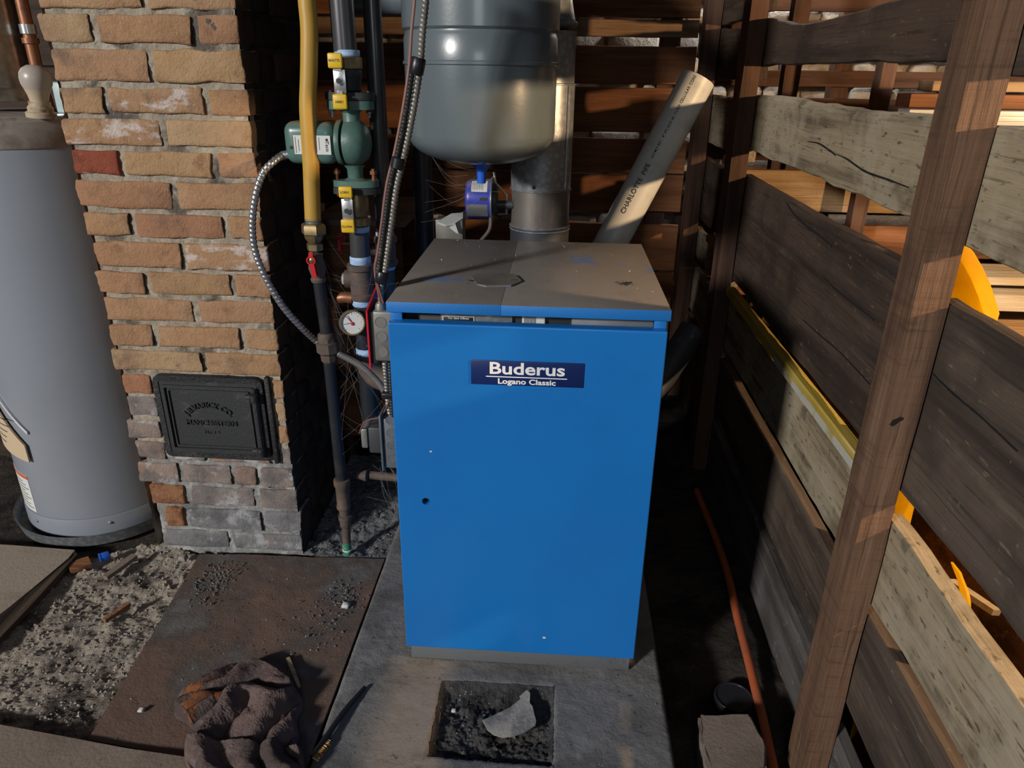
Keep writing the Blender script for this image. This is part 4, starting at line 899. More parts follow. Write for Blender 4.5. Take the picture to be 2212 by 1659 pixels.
for z in (za+.004, zbb-.006): obj('thread_tape', MB().lathe([(.0245, -.006), (.026, -.003), (.026, .003), (.0245, .006)], (X2, Y2, z), n=22), M['tape'], rs)

# ------------------------------------------------------------------ circulator pump
PXc, PYc = -.180, .50
def zp(y, x=760, Y=None): return PY(x, y, PYc if Y is None else Y).z
pump = empty('circulator_pump', (PXc, PYc, zp(400)), 'green circulator pump with a motor turned to the left and a white label', 'pump')
AX = (PXc, PYc, 0)
def flange(z0, z1, mt, nm, w=.060, par=None):
    pts = []
    for k in range(40):
        a = 2*PI*k/40; pts.append((PXc+w*math.copysign(abs(math.cos(a))**.75, math.cos(a)), PYc+.034*math.sin(a), z0))
    return obj(nm, MB().prism(pts, (0, 0, z1-z0)), mt, par or pump, smooth=40)
f1, f0 = zp(217), zp(236)
flange(f0, f1, M['green'], 'upper_flange')
g1, g0 = zp(388), zp(402)
flange(g0, g1, M['green'], 'lower_flange', .062)
obj('upper_neck', MB().lathe([(.030, f0), (.022, f0-.008), (.022, zp(262)), (.026, zp(270))], AX, n=24), M['green'], pump)
obj('lower_neck', MB().lathe([(.030, g1), (.02, g1+.006), (.021, zp(365)), (.028, zp(356))], AX, n=24), M['green'], pump)
vz = zp(308); vr_ = .5*(zp(262)-zp(360))
obj('volute', MB().lathe([(vr_*.72, -.034), (vr_*.98, -.028), (vr_*1.02, -.012), (vr_*.98, .008), (vr_*.75, .024), (vr_*.4, .032)], (PXc+.012, PYc, vz), (1, 0, 0), 36), M['green'], pump)
obj('motor_flange', MB().lathe([(vr_*.98, -.006), (vr_*1.0, 0), (vr_*.98, .006)], (PXc-.030, PYc, vz), (1, 0, 0), 36), M['green'], pump)
mx0 = PY(617, 310, PYc-.03).x; mx1 = PXc-.034; mr = vr_*.93
mot = obj('motor', MB().rbox(mx0, mx1, PYc-mr, PYc+mr, vz-mr, vz+mr, .026, 5), M['green_smooth'], pump)
lx0, lx1 = PY(635, 310, PYc-mr).x, PY(714, 310, PYc-mr).x
lab = obj('rating_label', MB().box(lx0, lx1, PYc-mr-.0008, PYc-mr+.001, vz-.026, vz+.020), M['label'], mot, smooth=0)
text('maker_name', 'Taco', (lx1-.009, PYc-mr-.0008, vz-.006), (0,0,-1), (1,0,0), .009, M['ink'], lab, ext=.0003, bold=.02, sx=1.0)
obj('logo_block', MB().box(lx1-.012, lx1-.006, PYc-mr-.0012, PYc-mr-.0008, vz+.006, vz+.013), M['ink'], lab, smooth=0)
for i in range(9):
    xx = lx0+.004+i*(lx1-lx0-.026)/9; obj('print_line', MB().box(xx, xx+.0012, PYc-mr-.0011, PYc-mr-.0007, vz-.023+.004*(i % 3), vz+.016-.006*(i % 2)), M['ink'], lab, smooth=0)
s = PY(629, 318, PYc-mr); obj('screw', MB().lathe([(.0045, 0), (.004, .002), (.001, .003)], (s.x, PYc-mr, s.z), (0, -1, 0), 12), M['black_cast'], mot)
cn = PY(612, 330, PYc-.02)
obj('cable_connector', MB().tube([(mx0+.01, PYc-.02, vz-.03), (mx0-.006, PYc-.024, vz-.032), cn+Vector((-.004, -.004, -.008))], .0115, 14), M['chrome'], mot)
for sgn, zt, zb_, mt in ((-1, zp(205), zp(250), 'chrome'), (1, zp(205), zp(250), 'black_cast'), (-1, zp(372), zp(420), 'rust'), (1, zp(372), zp(420), 'rust')):
    bx_ = PXc+sgn*.049; bo = obj('bolt', MB().tube([(bx_, PYc-.004, zb_-.004), (bx_, PYc-.004, zt+.010)], .0045, 10), M[mt], pump)
    obj('nut', MB().lathe([(.009, 0), (.009, .009)], (bx_, PYc-.004, zt-.004), n=6), M[mt], bo)
    obj('nut', MB().lathe([(.009, 0), (.009, .008)], (bx_, PYc-.004, zb_+.006), n=6), M[mt], bo)
# isolation valves with their pipes
up = empty('supply_riser', (PXc, PYc, f1), 'glossy dark pipe and ball valve with yellow tipped handle above the pump', 'pipe')
h1 = zp(200); flange(f1+.0015, h1+.001, M['black_cast'], 'valve_flange', .063, up)
obj('valve_body', MB().lathe([(.026, h1), (.031, h1+.006), (.031, zp(172)), (.034, zp(168)), (.034, zp(150))], AX, n=24), M['black_cast'], up)
obj('valve_hex', MB().lathe([(.033, zp(150)), (.036, zp(148)), (.036, zp(124)), (.033, zp(122))], AX, n=8), M['brass'], up)
obj('thread_tape', MB().lathe([(.030, zp(122)), (.0315, zp(120)), (.0315, zp(110)), (.030, zp(108))], AX, n=26), M['tape'], up)
obj('upper_pipe', MB().tube([(PXc-.004, PYc, zp(112)), (PXc-.008, PYc, 1.85)], .0295, 26), M['iron'], up)
def handle(cy, top, bot, par, up_txt, lo_txt, cx):
    Yh = PYc-.052; c = PY(cx, cy, Yh)
    def rect(xc, ya, yb, wpx, dy, mt, nm, tilt=0, r=.004, th=.006):
        a, b = PY(xc, ya, Yh), PY(xc, yb, Yh); hw = wpx/2*.00118
        return obj(nm, MB().rbox(a.x-hw, a.x+hw, Yh+dy-th/2, Yh+dy+th/2, b.z, a.z, r, 3), mt, hd if nm != 'lever' else par)
    hd = obj('lever', MB().rbox(c.x-.015, c.x+.015, Yh-.0015, Yh+.0015, PY(cx, cy+27, Yh).z, PY(cx, cy-25, Yh).z, .0012), M['chrome'], par)
    obj('stem_nut', MB().lathe([(.009, 0), (.009, .007)], (c.x, Yh-.001, c.z), (0, -1, 0), 6), M['chrome'], hd)
    obj('stem', MB().lathe([(.0062, -.03), (.0062, .010)], (c.x, Yh, c.z), (0, -1, 0), 14), M['black_cast'], hd)
    for (ya, yb, xc, t, sgn) in (top, bot):
        g = rect(xc, ya, yb, 31, -.006, M['handle'], 'grip', r=.005, th=.009)
        p = PY(xc, (ya+yb)/2, Yh); text('grip_lettering', t, (p.x, Yh-.0106, p.z), (sgn, 0, 0), (0, 0, sgn), .006, M['ink'], hd, ext=.0003, bold=.02)
        e = (yb-3, cy-22) if sgn > 0 and ya < cy else (cy+22, ya+3)
        za_, zb2 = PY(xc, min(e), Yh).z, PY(xc, max(e), Yh).z; xa = p.x
        obj('offset_arm', MB().prism([(min(xa, c.x)-.006, Yh-.004, zb2), (max(xa, c.x)+.006, Yh-.004, zb2), (max(xa, c.x)+.006, Yh-.004, za_), (min(xa, c.x)-.006, Yh-.004, za_)], (0, .003, 0)), M['chrome'], hd, smooth=0)
handle(175, (114, 148, 724, 'WATTS', 1), (203, 236, 735, 'LB001', -1), up, '', '', 734)
lo = empty('return_riser', (PXc, PYc, .35), 'dark pipe with rusty tee and ball valve below the green pump', 'pipe')
k1 = zp(405); flange(zp(417), g0-.0015, M['black_cast'], 'valve_flange', .064, lo)
obj('valve_body', MB().lathe([(.034, zp(484)), (.034, zp(468)), (.03, zp(464)), (.03, zp(430)), (.026, zp(417))], AX, n=24), M['brass'], lo)
handle(455, (402, 427, 747, 'LOR01', 1), (473, 502, 752, 'WATTS', -1), lo, '', '', 751)
obj('thread_tape', MB().lathe([(.0265, zp(500)), (.028, zp(498)), (.028, zp(490)), (.0265, zp(488))], AX, n=24), M['tape'], lo)
obj('nipple', MB().tube([(PXc-.003, PYc, zp(560)), (PXc, PYc, zp(490))], .0268, 24), M['iron'], lo)
obj('thread_tape', MB().lathe([(.0275, zp(569)), (.029, zp(567)), (.029, zp(554)), (.0275, zp(552))], (PXc-.003, PYc, 0), n=24), M['tape'], lo)
t1, t0 = zp(568), zp(645)
obj('tee', MB().lathe([(.033, t0), (.036, t0+.004), (.036, t0+.016), (.031, t0+.02), (.034, (t0+t1)/2), (.031, t1-.02), (.037, t1-.016), (.037, t1-.002), (.034, t1)], (PXc-.004, PYc, 0), n=28), M['rust_iron'], lo)
pz = zp(602)
obj('tee_branch', MB().lathe([(.024, .02), (.026, .035), (.026, .044), (.02, .045)], (PXc-.004, PYc, pz), (-1, 0, 0), 22), M['rust_iron'], lo)
obj('thread_tape', MB().lathe([(.017, .044), (.018, .052)], (PXc-.004, PYc, pz), (-1, 0, 0), 16), M['label'], lo)
obj('plug', MB().lathe([(.012, .05), (.012, .068)], (PXc-.004, PYc, pz), (-1, 0, 0), 4), M['rust_iron'], lo)
cz = zp(641)
obj('copper_elbow', MB().tube(spline([(PXc-.03, PYc-.01, cz), (PXc-.06, PYc-.01, cz), (PXc-.083, PYc-.005, cz-.012), (PXc-.092, PYc, cz-.04), (PXc-.090, PYc, cz-.12), (PXc-.086, PYc, cz-.2)], 6), .0165, 14), M['copper'], lo)
obj('thread_tape', MB().lathe([(.028, zp(658)), (.0295, zp(655)), (.0295, zp(646)), (.028, zp(644))], (PXc-.005, PYc, 0), n=24), M['tape'], lo)
obj('lower_pipe', MB().tube([(PXc-.006, PYc, .45), (PXc-.005, PYc, zp(645))], .0268, 22), M['iron_blue'], lo)
obj('thread_tape', MB().lathe([(.0275, zp(763)), (.029, zp(761)), (.029, zp(751)), (.0275, zp(749))], (PXc-.005, PYc, 0), n=24), M['tape'], lo)
obj('elbow', MB().tube(spline([(PXc-.005, PYc, zp(762)), (PXc-.005, PYc, zp(775)), (PXc+.01, PYc-.005, zp(800)), (PXc+.05, PYc-.02, zp(812)), (PXc+.16, PYc-.05, zp(812))], 6), .034, 18), M['rust_iron'], lo)
# red hand wheel valve
wv = PY(737, 526, .53)
wheel = empty('drain_valve', (wv.x+.02, .53, wv.z-.03), 'small red scalloped hand wheel between gas line and dark pipe', 'valve')
P_ = []
for k in range(36):
    a = 2*PI*k/36; r = .027*(1+.14*math.cos(6*a)); P_.append((wv.x-.002, .53+r*math.sin(a), wv.z+r*math.cos(a)))
obj('hand_wheel', MB().prism(P_, (.006, 0, 0)), M['red_dull'], wheel)
obj('stem', MB().tube([(wv.x-.008, .53, wv.z), (wv.x+.04, .53, wv.z)], .005, 10), M['brass'], wheel)
# gauge
gc = PY(761, 697, .44); gr = .0345
gauge = empty('pressure_gauge', (gc.x, .44, gc.z-gr), 'round white dial pressure gauge with a red needle', 'gauge')
gd = (CAM-gc); gd.z *= .55; gd.normalize()
gr_ = Vector((0,0,1)).cross(gd).normalized(); gu = gd.cross(gr_).normalized()
obj('case', MB().lathe([(gr*.92, -.02), (gr, -.016), (gr+.002, .004), (gr, .008), (gr-.003, .008), (gr-.0035, .002)], gc, gd, 36), M['brass'], gauge)
dial = obj('dial', MB().lathe([(gr-.003, 0), (gr-.003, .0025)], gc, gd, 36), M['label'], gauge)
for k in range(19):
    a = math.radians(-135+15*k); d_ = gr_*math.sin(a)+gu*math.cos(a); p = gc+gd*.0026
    obj('tick', MB().tube([p+d_*gr*(.74 if k % 3 else .66), p+d_*gr*.84], .0005, 6), M['ink'], dial)
for a, mt in ((-28, 'red'), (-40, 'ink'), (-98, 'ink')):
    a = math.radians(a); d_ = gr_*math.sin(a)+gu*math.cos(a); p = gc+gd*.0035
    obj('needle', MB().tube([p-d_*gr*.12, p+d_*gr*.72], [.0011, .0004], 6), M[mt], dial)
obj('hub', MB().lathe([(.0045, .002), (.0045, .005), (.002, .006)], gc-gu*.003, gd, 14), M['red'], dial)
obj('stem', MB().tube([gc-gd*.02, gc-gd*.035+Vector((.02, .02, -.01))], .008, 12), M['brass'], gauge)

# ------------------------------------------------------------------ gas line
GY = .455
gas = empty('gas_line', (-.29, GY, -.035), 'yellow gas tubing joined to a black iron drop pipe in front of the chimney side', 'gas line')
G = lambda x, y, Y=GY: PY(x, y, Y)
yp = [G(657, -260), G(660, -60), G(663, 0), G(668, 60), G(668, 120), G(667, 170), G(665, 230), G(668, 290), G(672, 360), G(674, 420), G(676, 474)]
obj('yellow_tubing', MB().tube(spline(yp, 8), .0212, 22), M['yellow_pipe'], gas)
top = G(676, 474); b1_ = G(681, 545); axg = (top-b1_).normalized()
for k in range(3): obj('corrugation', MB().lathe([(.018, -.003), (.0225, 0), (.018, .003)], top+axg*(-.001-.006*k)+axg*.004, axg, 22), M['chrome'], gas)
L_ = (top-b1_).length
obj('tubing_nut', MB().lathe([(.029, 0), (.033, .004), (.033, .024), (.028, .030)], top-axg*.040, axg, 6), M['brass'], gas)
obj('adapter', MB().lathe([(.018, 0), (.02, .004), (.024, .010), (.026, .022)], top-axg*.060, axg, 8), M['brass'], gas)
obj('adapter_hex', MB().lathe([(.017, 0), (.022, .003), (.022, .019), (.017, .022)], top-axg*.084, axg, 6), M['brass'], gas)
va, vb = G(682, 548), G(689, 608)
obj('ball_valve_body', MB().lathe([(.02, 0), (.022, .008), (.018, .014), (.024, (va-vb).length*.5), (.018, (va-vb).length-.01), (.02, (va-vb).length)], vb, (va-vb).normalized(), 20), M['rust_iron'], gas)
hc = PY(673, 562, GY-.03)
hl = obj('valve_lever', MB().lathe([(.0125, 0), (.0125, .007), (.009, .007), (.009, 0)], hc, (0, -1, 0), 22, caps=False), M['red'], gas)
obj('lever_tail', MB().prism([hc+Vector(q) for q in ((-.006, 0, -.008), (.007, 0, -.008), (.012, 0, -.046), (.001, 0, -.046))], (0, -.006, 0)), M['red'], hl)
obj('lever_tip', MB().prism([hc+Vector(q) for q in ((-.006, 0, .008), (.006, 0, .008), (.007, 0, .022), (-.004, 0, .022))], (0, -.006, 0)), M['red'], hl)
obj('lever_stem', MB().lathe([(.007, -.01), (.007, .003), (.004, .005)], hc, (0, -1, 0), 12), M['brass'], hl)
pa, pb_ = G(689, 606), G(706, 722)
obj('drop_pipe', MB().tube([pb_, pa], .0172, 20), M['iron_blue'], gas)
u0, u1 = G(704, 718), G(711, 780); au = (u0-u1).normalized(); Lu = (u0-u1).length
obj('union', MB().lathe([(.02, 0), (.022, .006), (.022, Lu*.25), (.031, Lu*.34), (.031, Lu*.66), (.025, Lu*.7), (.024, Lu*.95), (.02, Lu)], u1, au, 8), M['rust_iron'], gas)
pc, pd = G(711, 778), G(738, 1042, GY+.02)
obj('drop_pipe', MB().tube([pd, pc], .0172, 20), M['iron_blue'], gas)
e0, e1 = G(738, 1034, GY+.02), G(743, 1098, GY+.02); ae = (e0-e1).normalized(); Le = (e0-e1).length
obj('coupling', MB().lathe([(.0205, 0), (.0225, .004), (.0225, .012), (.0205, .016), (.0215, Le*.75), (.0255, Le*.8), (.0255, Le*.98), (.021, Le)], e1, ae, 22), M['rust_iron'], gas)
n0, n1 = G(743, 1096, GY+.02), G(745, 1116, GY+.02)
obj('nipple', MB().tube([n1, n0], .0165, 18), M['rust_iron'], gas)
c0_, c1_ = G(745, 1112, GY+.02), G(747, 1138, GY+.02); ac = (c0_-c1_).normalized(); Lc = (c0_-c1_).length
obj('reducer', MB().lathe([(.015, 0), (.018, .004), (.018, Lc*.6), (.021, Lc*.68), (.021, Lc)], c1_, ac, 20), M['rust_iron'], gas)
d0_, d1_ = G(747, 1134, GY+.02), G(749, 1170, GY+.02)
obj('foot_nipple', MB().tube([d1_, d0_], .0135, 16), M['rust_iron'], gas)
d2_ = G(750, 1188, GY+.02)
obj('green_tube', MB().tube([d2_-Vector((0, 0, .02)), d1_], .0135, 16), mat('green_corroded_copper', (.03, .2, .12), .7, layers=[dict(c=(.4, .5, .45), s=60, lo=.55, hi=.65)]), gas)
obj('white_ring', MB().lathe([(.0135, 0), (.0155, .001), (.0155, .004), (.0135, .005)], d2_, n=18), M['label'], gas)
# capped pipe stub behind
st = [PY(764, 1025, .52), PY(800, 1026, .52), PY(880, 1034, .52)]
sb = empty('drain_stub', (st[0].x, .52, st[0].z-.02), 'stubby rusty pipe end poking out low beside the boiler', 'pipe')
obj('pipe', MB().tube([st[1], st[2]], .0135, 16), M['rust_iron'], sb)
obj('cap', MB().lathe([(.004, 0), (.015, .012), (.016, .03), (.018, .034), (.018, .042), (.012, .044)], st[0], (1, 0, -.05), 18), M['rust_iron'], sb)

# ------------------------------------------------------------------ cables and electrical boxes
mc = [cn+Vector((-.002, -.006, -.006)), PY(592, 348, .44), PY(567, 376, .425), PY(551, 428, .42), PY(545, 490, .42), PY(552, 545, .42), PY(575, 602, .42), PY(610, 660, .43), PY(650, 706, .46), PY(690, 742, .50), PY(735, 766, .45), PY(778, 790, .36), PY(815, 824, .27), PY(838, 856, .20)]
obj('armoured_cable', armour(mc, .0098, .0125, .2), M['armour'], label='bright spiral armoured cable looping from the pump past the chimney', cat='cable')
vcab = [PY(920, -90, .11), PY(915, 0, .11), PY(908, 70, .11), PY(902, 150, .11), PY(888, 240, .11), PY(870, 330, .11), PY(853, 400, .11), PY(842, 480, .11), PY(833, 545, .11), PY(827, 590, .11)]
ub = empty('cable_bundle', (vcab[-1].x, .14, vcab[-1].z), 'dark and dusty armoured cables taped together running down from the ceiling', 'cable')
obj('armoured_cable', armour([p+Vector((.004, 0, 0)) for p in vcab], .0078, .0085, .28), M['armour_dull'], ub)
obj('black_cable', armour([p+Vector((-.009, -.006, 0)) for p in vcab[3:]], .0065, .0075, .3), M['armour_black'], ub)
obj('thermostat_wire', MB().tube(spline([p+Vector((-.016, -.004, 0)) for p in vcab]+[PY(828, 655, .10)], 8), .0024, 8), M['wire'], ub)
obj('thermostat_wire', MB().tube(spline([p+Vector((-.019, .002, 0)) for p in vcab]+[PY(822, 655, .10)], 8), .0022, 8), M['wire'], ub)
for (px, py, Y, h) in ((905, 143, .11, .016), (863, 352, .11, .012), (828, 598, .11, .014)):
    p = PY(px, py, Y); obj('tape_wrap', MB().lathe([(.013, -h), (.015, -h*.8), (.015, h*.8), (.013, h)], p+Vector((-.003, -.001, 0)), (.25, 0, 1), 14), M['elec_tape'], ub)
obj('lower_cable', armour([PY(825, 604, .112), PY(823, 630, .114), PY(822, 652, .115), PY(822, 668, .115)], .0075, .0085, .28), M['armour_dull'], ub)
obj('connector', MB().lathe([(.012, 0), (.012, .012), (.009, .02)], PY(822, 672, .115), n=14), M['steel_box'], ub)
# upper junction box with knock-outs
BXY = .10
a, b = PY(803, 672, BXY), PY(846, 782, BXY)
jb = empty('junction_box', ((a.x+b.x)/2, BXY, b.z), 'grey steel junction box with three knockouts beside the boiler top', 'junction box')
obj('body', MB().rbox(a.x, -.001, BXY, BXY+.05, b.z, a.z, .006, 3), M['steel_box'], jb)
for i, py in enumerate((696, 727, 760)):
    p = PY(822+i*2, py, BXY); obj('knockout', MB().lathe([(.0135, 0), (.0135, .0012), (.012, .0012), (.0118, .0004)], (p.x, BXY, p.z), (0, -1, 0), 26), M['steel_box'], jb)
ra, rb = PY(793, 668, BXY+.02), PY(800, 792, BXY+.02)
obj('red_cover', MB().prism([(ra.x, BXY+.005, ra.z), (ra.x, BXY+.11, ra.z+.03), (ra.x, BXY+.11, rb.z+.005), (ra.x, BXY+.005, rb.z)], (.004, 0, 0)), M['red'], jb, smooth=0, label='red edged cover plate')
obj('back_plate', MB().box(ra.x+.004, a.x+.002, BXY+.012, BXY+.11, rb.z+.012, ra.z-.004), M['black'], jb, smooth=0)
obj('drop_cable', armour([PY(831, 783, .12), PY(834, 820, .12), PY(838, 870, .12), PY(845, 905, .12)], .007, .0085, .28), M['armour_dull'], jb)
obj('black_drop_cable', armour([PY(842, 783, .11), PY(845, 850, .11), PY(848, 905, .11)], .006, .0075, .3), M['armour_black'], jb)
tp = PY(843, 850, .12); obj('tape_wrap', MB().rbox(tp.x-.018, min(-.001, tp.x+.014), .10, .16, tp.z-.008, tp.z+.008, .004), M['elec_tape'], jb)
# lower relay box
a, b = PY(823, 905, BXY), PY(862, 1012, BXY)
rx = empty('relay_box', ((a.x+b.x)/2, BXY, b.z), 'grey relay box with four knockouts low beside the boiler', 'relay box')
obj('body', MB().rbox(a.x+.002, -.001, BXY, BXY+.07, b.z, a.z, .003, 2), M['steel_box_blue'], rx)
obj('back_plate', MB().rbox(a.x-.004, a.x+.001, BXY-.008, BXY+.10, b.z-.006, a.z+.012, .0015), M['steel_box_blue'], rx)
for i, py in enumerate((908, 935, 962, 990)):
    p = PY(843+i*1.5, py, BXY); obj('knockout', MB().lathe([(.0115, 0), (.0115, .0012), (.0100, .0012), (.0098, .0004)], (p.x, BXY, p.z), (0, -1, 0), 24), M['steel_box_blue'], rx)
for i, py in enumerate((952, 979)):
    p = PY(828, py, BXY); obj('screw_hole', MB().lathe([(.0022, 0), (.0022, .0006)], (p.x, BXY, p.z), (0, -1, 0), 12), M['black'], rx)
c, d = PY(796, 920, BXY+.03), PY(821, 976, BXY+.03)
obj('transformer', MB().rbox(c.x, a.x-.003, BXY+.02, BXY+.09, d.z, c.z, .005, 2), M['relay_side'], rx)
c, d = PY(779, 925, BXY+.03), PY(796, 967, BXY+.03)
obj('transformer_core', MB().rbox(c.x, d.x, BXY+.025, BXY+.085, d.z, c.z, .004, 2), M['chrome'], rx)
obj('thin_wire', MB().tube(spline([PY(777, 935, .13), PY(785, 915, .12), PY(800, 906, .12), PY(822, 900, .12), PY(838, 872, .11), PY(842, 845, .11)], 8), .0018, 8), M['wire'], rx)

# ------------------------------------------------------------------ leaning pipes
p0, p1 = PY(1322, 520, 1.22), PY(1508, 170, 1.32)
d = (p1-p0).normalized(); pb0 = p0 - d*1.02
if pb0.z < -.08: pb0 = p0 - d*((p0.z+.08)/d.z)
R_ = .0605
pv = empty('plastic_pipe', pb0, 'long grey white plastic pipe leaning against the partition behind the boiler', 'pipe')
L_ = (p1-pb0).length
obj('tube', MB().lathe([(R_, 0), (R_, L_), (R_-.006, L_), (R_-.006, 0), (R_, 0)], pb0, d, 48, caps=False), M['pvc'], pv)
# printed line along the pipe, on the side towards the room
side = (CAM-p0); side -= d*side.dot(d); side.normalize(); left = d.cross(side)
ang = math.radians(-12); nrm = (side*math.cos(ang)+left*math.sin(ang)).normalized(); upv = d.cross(nrm)
def onpipe(s, txt, h, start):
    text('print', txt, pb0+d*start+nrm*(R_+.0002), d, nrm.cross(d), h, M['ink'], pv, ext=.0003, bold=.006, align='LEFT')
s0 = (p0-pb0).length
onpipe(0, 'CHARLOTTE  PIPE', .017, s0+.10)
onpipe(0, 'ASTM F 891   4" IPS SCH 40  COEX CELLULAR CORE  PVC-DWV  PIPE', .0095, s0+.31)
# dark round pipe leaning low beside the boiler
a, b = PY(1497, 712, 1.02), PY(1432, 812, .92)
dd = (b-a).normalized(); e = b+dd*.32
obj('stove_pipe', MB().lathe([(.048, 0), (.048, (e-a).length), (.045, (e-a).length), (.045, 0), (.048, 0)], a, dd, 32, caps=False), M['collar'], label='dull dark metal pipe leaning low between boiler and second post', cat='pipe')

# ------------------------------------------------------------------ things behind the boiler
jq = [PY(943, 472, .95), PY(1001, 462, .95)]
jx = empty('outlet_box', (jq[0].x+.04, .98, .85), 'grey outlet box with a tilted white plastic cover behind the boiler', 'outlet box')
ob = [PY(940, 482, .95), PY(1000, 505, .95)]
obj('box', MB().rbox(ob[0].x, ob[1].x, .95, 1.02, .84, ob[0].z+.012, .004), M['steel_box'], jx)
obj('cover', MB().prism([PY(x, y, Y) for x, y, Y in ((944, 479, .94), (975, 461, .99), (1000, 459, 1.0), (1000, 471, .96), (983, 482, .93), (962, 485, .92))], (0, 0, -.006)), M['white_plastic'], jx, smooth=0)
obj('cover_web', MB().prism([PY(x, y, .93) for x, y in ((962, 485), (983, 482), (991, 505), (985, 503))], (0, .01, 0)), M['white_plastic'], jx, smooth=0)
# plywood shelf stacked at the back left
z_ = PY(830, 470, 1.15).z
a, b, c = PY(770, 450, 1.35), PY(893, 455, 1.35), PY(853, 497, 1.05)
obj('plywood_sheet', MB().rbox(a.x-.1, b.x+.02, 1.08, 1.62, z_-.02, z_, .002).jitter(.002, 8, 2), M['plywood'], label='dusty tan plywood sheet lying behind the pipes', cat='plywood')
shz = z_-.02
sf = empty('storage_crate', (-.25, 1.3, -.08), 'dark wooden crate under the plywood sheet behind the pipes', 'crate')
for k, (z0, z1) in enumerate(((.62, shz-.001), (.36, .58), (.08, .32))):
    plank(a.x-.08, b.x, z0, z1, 1.10, .018, M['w_back_x'], sf, 'x', wave=.003, seed=80+k, name='slat')
for xx in (a.x-.06, b.x-.05): post(xx, xx+.04, 1.12, 1.16, -.08, shz-.001, M['w_post2'], sf, xx, 'post')

# ------------------------------------------------------------------ floor clutter
def on_floor(px, py, z): return PZ(px, py, z)
# towel
T0 = PZ(545, 1560, 0)
out_px = [(374, 1518), (395, 1500), (430, 1478), (470, 1452), (500, 1434), (545, 1426), (590, 1440), (632, 1470), (652, 1508), (650, 1550), (640, 1600), (660, 1640), (655, 1690), (600, 1720), (500, 1720), (420, 1700), (402, 1640), (425, 1610), (440, 1590), (415, 1575), (385, 1548)]
out = [PZ(x, y, 0) for x, y in out_px]; out = [Vector((p.x, p.y, 0)) for p in spline(out+[out[0]], 14)[:-1]]
cen = Vector((sum(p.x for p in out)/len(out), sum(p.y for p in out)/len(out), 0))
def ground(x, y):
    return max(plate_z(x, y), .004 if y < -.30 else -.02)
def fold(x, y):
    w1 = noise.noise(Vector((x*5, y*5, 2))); w2 = noise.noise(Vector((x*9, y*9, 8)))
    a = abs(math.cos((x*.93+y*.37)*44 + 5.0*w1 + 1.6*w2))**.85          # long folds running to the front
    b = abs(math.cos((x*.45-y*.89)*34 + 4.2*w2 + 2.4*w1))**.85         # crosswise ones at the back
    k = min(1, max(0, .5+(y-cen.y-.03)*14 + 1.2*noise.noise(Vector((x*7, y*7, 3)))))
    amp = .55+.9*max(0, .5+noise.noise(Vector((x*8, y*8, 6))))
    return (a*(1-k)+b*k)*.026*amp + .010*abs(w2) + .012*noise.noise(Vector((x*12, y*12, 4))) + .0018*noise.noise(Vector((x*70, y*70, 4))) + .0014*noise.noise(Vector((x*230, y*230, 4)))
m = MB(); NR = 120; na = len(out); vs = []
for j in range(NR+1):
    t = j/NR
    for p in out:
        q = cen.lerp(p, t); e = (1-t)
        h = (.010 + fold(q.x, q.y))*min(1, (e*11)**.6 if e > 0 else 0)
        z = ground(q.x, q.y)+.003+max(0, h) + .016*math.exp(-((q.x-cen.x)**2+(q.y-cen.y)**2)/.012)
        s_ = .012*noise.noise(Vector((q.x*18, q.y*18, 7)))*t
        vs.append(Vector((q.x+s_, q.y+s_*.5, z)))
m.add(vs, [(j*na+k, j*na+(k+1) % na, (j+1)*na+(k+1) % na, (j+1)*na+k) for j in range(NR) for k in range(na)])
towel = empty('towel', (cen.x, cen.y, -.012), 'crumpled dirty brown mauve towel on the floor by the boiler pad', 'towel')
obj('cloth', m, M['towel'], towel, smooth=180)
from mathutils.kdtree import KDTree
class _K:                              # height of the cloth under a point, searched in plan
    def __init__(s, V):
        s.k = KDTree(len(V)); s.V = V
        for i, v in enumerate(V): s.k.insert((v.x, v.y, 0), i)
        s.k.balance()
    def find(s, q): i = s.k.find((q.x, q.y, 0))[1]; return (s.V[i],)
tkd = _K(m.v)
for (pts, w_) in (([(385, 1518), (420, 1500), (455, 1482), (480, 1470)], .011), ([(398, 1545), (430, 1528), (460, 1512), (478, 1512)], .009)):
    cl = [PZ(x, y, .012) for x, y in pts]; cl = spline(cl, 6); vs = []
    for i, p in enumerate(cl):
        t = (cl[min(i+1, len(cl)-1)]-cl[max(0, i-1)]).normalized(); n_ = Vector((-t.y, t.x, 0))
        for s_ in (-1, 0, 1):
            q = p+n_*w_*s_; h_ = tkd.find(q)[0].z; vs.append(Vector((q.x, q.y, h_+.002+.002*(1-abs(s_)))))
    obj('stripe', MB().add(vs, [(i*3+j, i*3+j+1, (i+1)*3+j+1, (i+1)*3+j) for i in range(len(cl)-1) for j in range(2)]), M['towel_stripe'], towel, smooth=180)
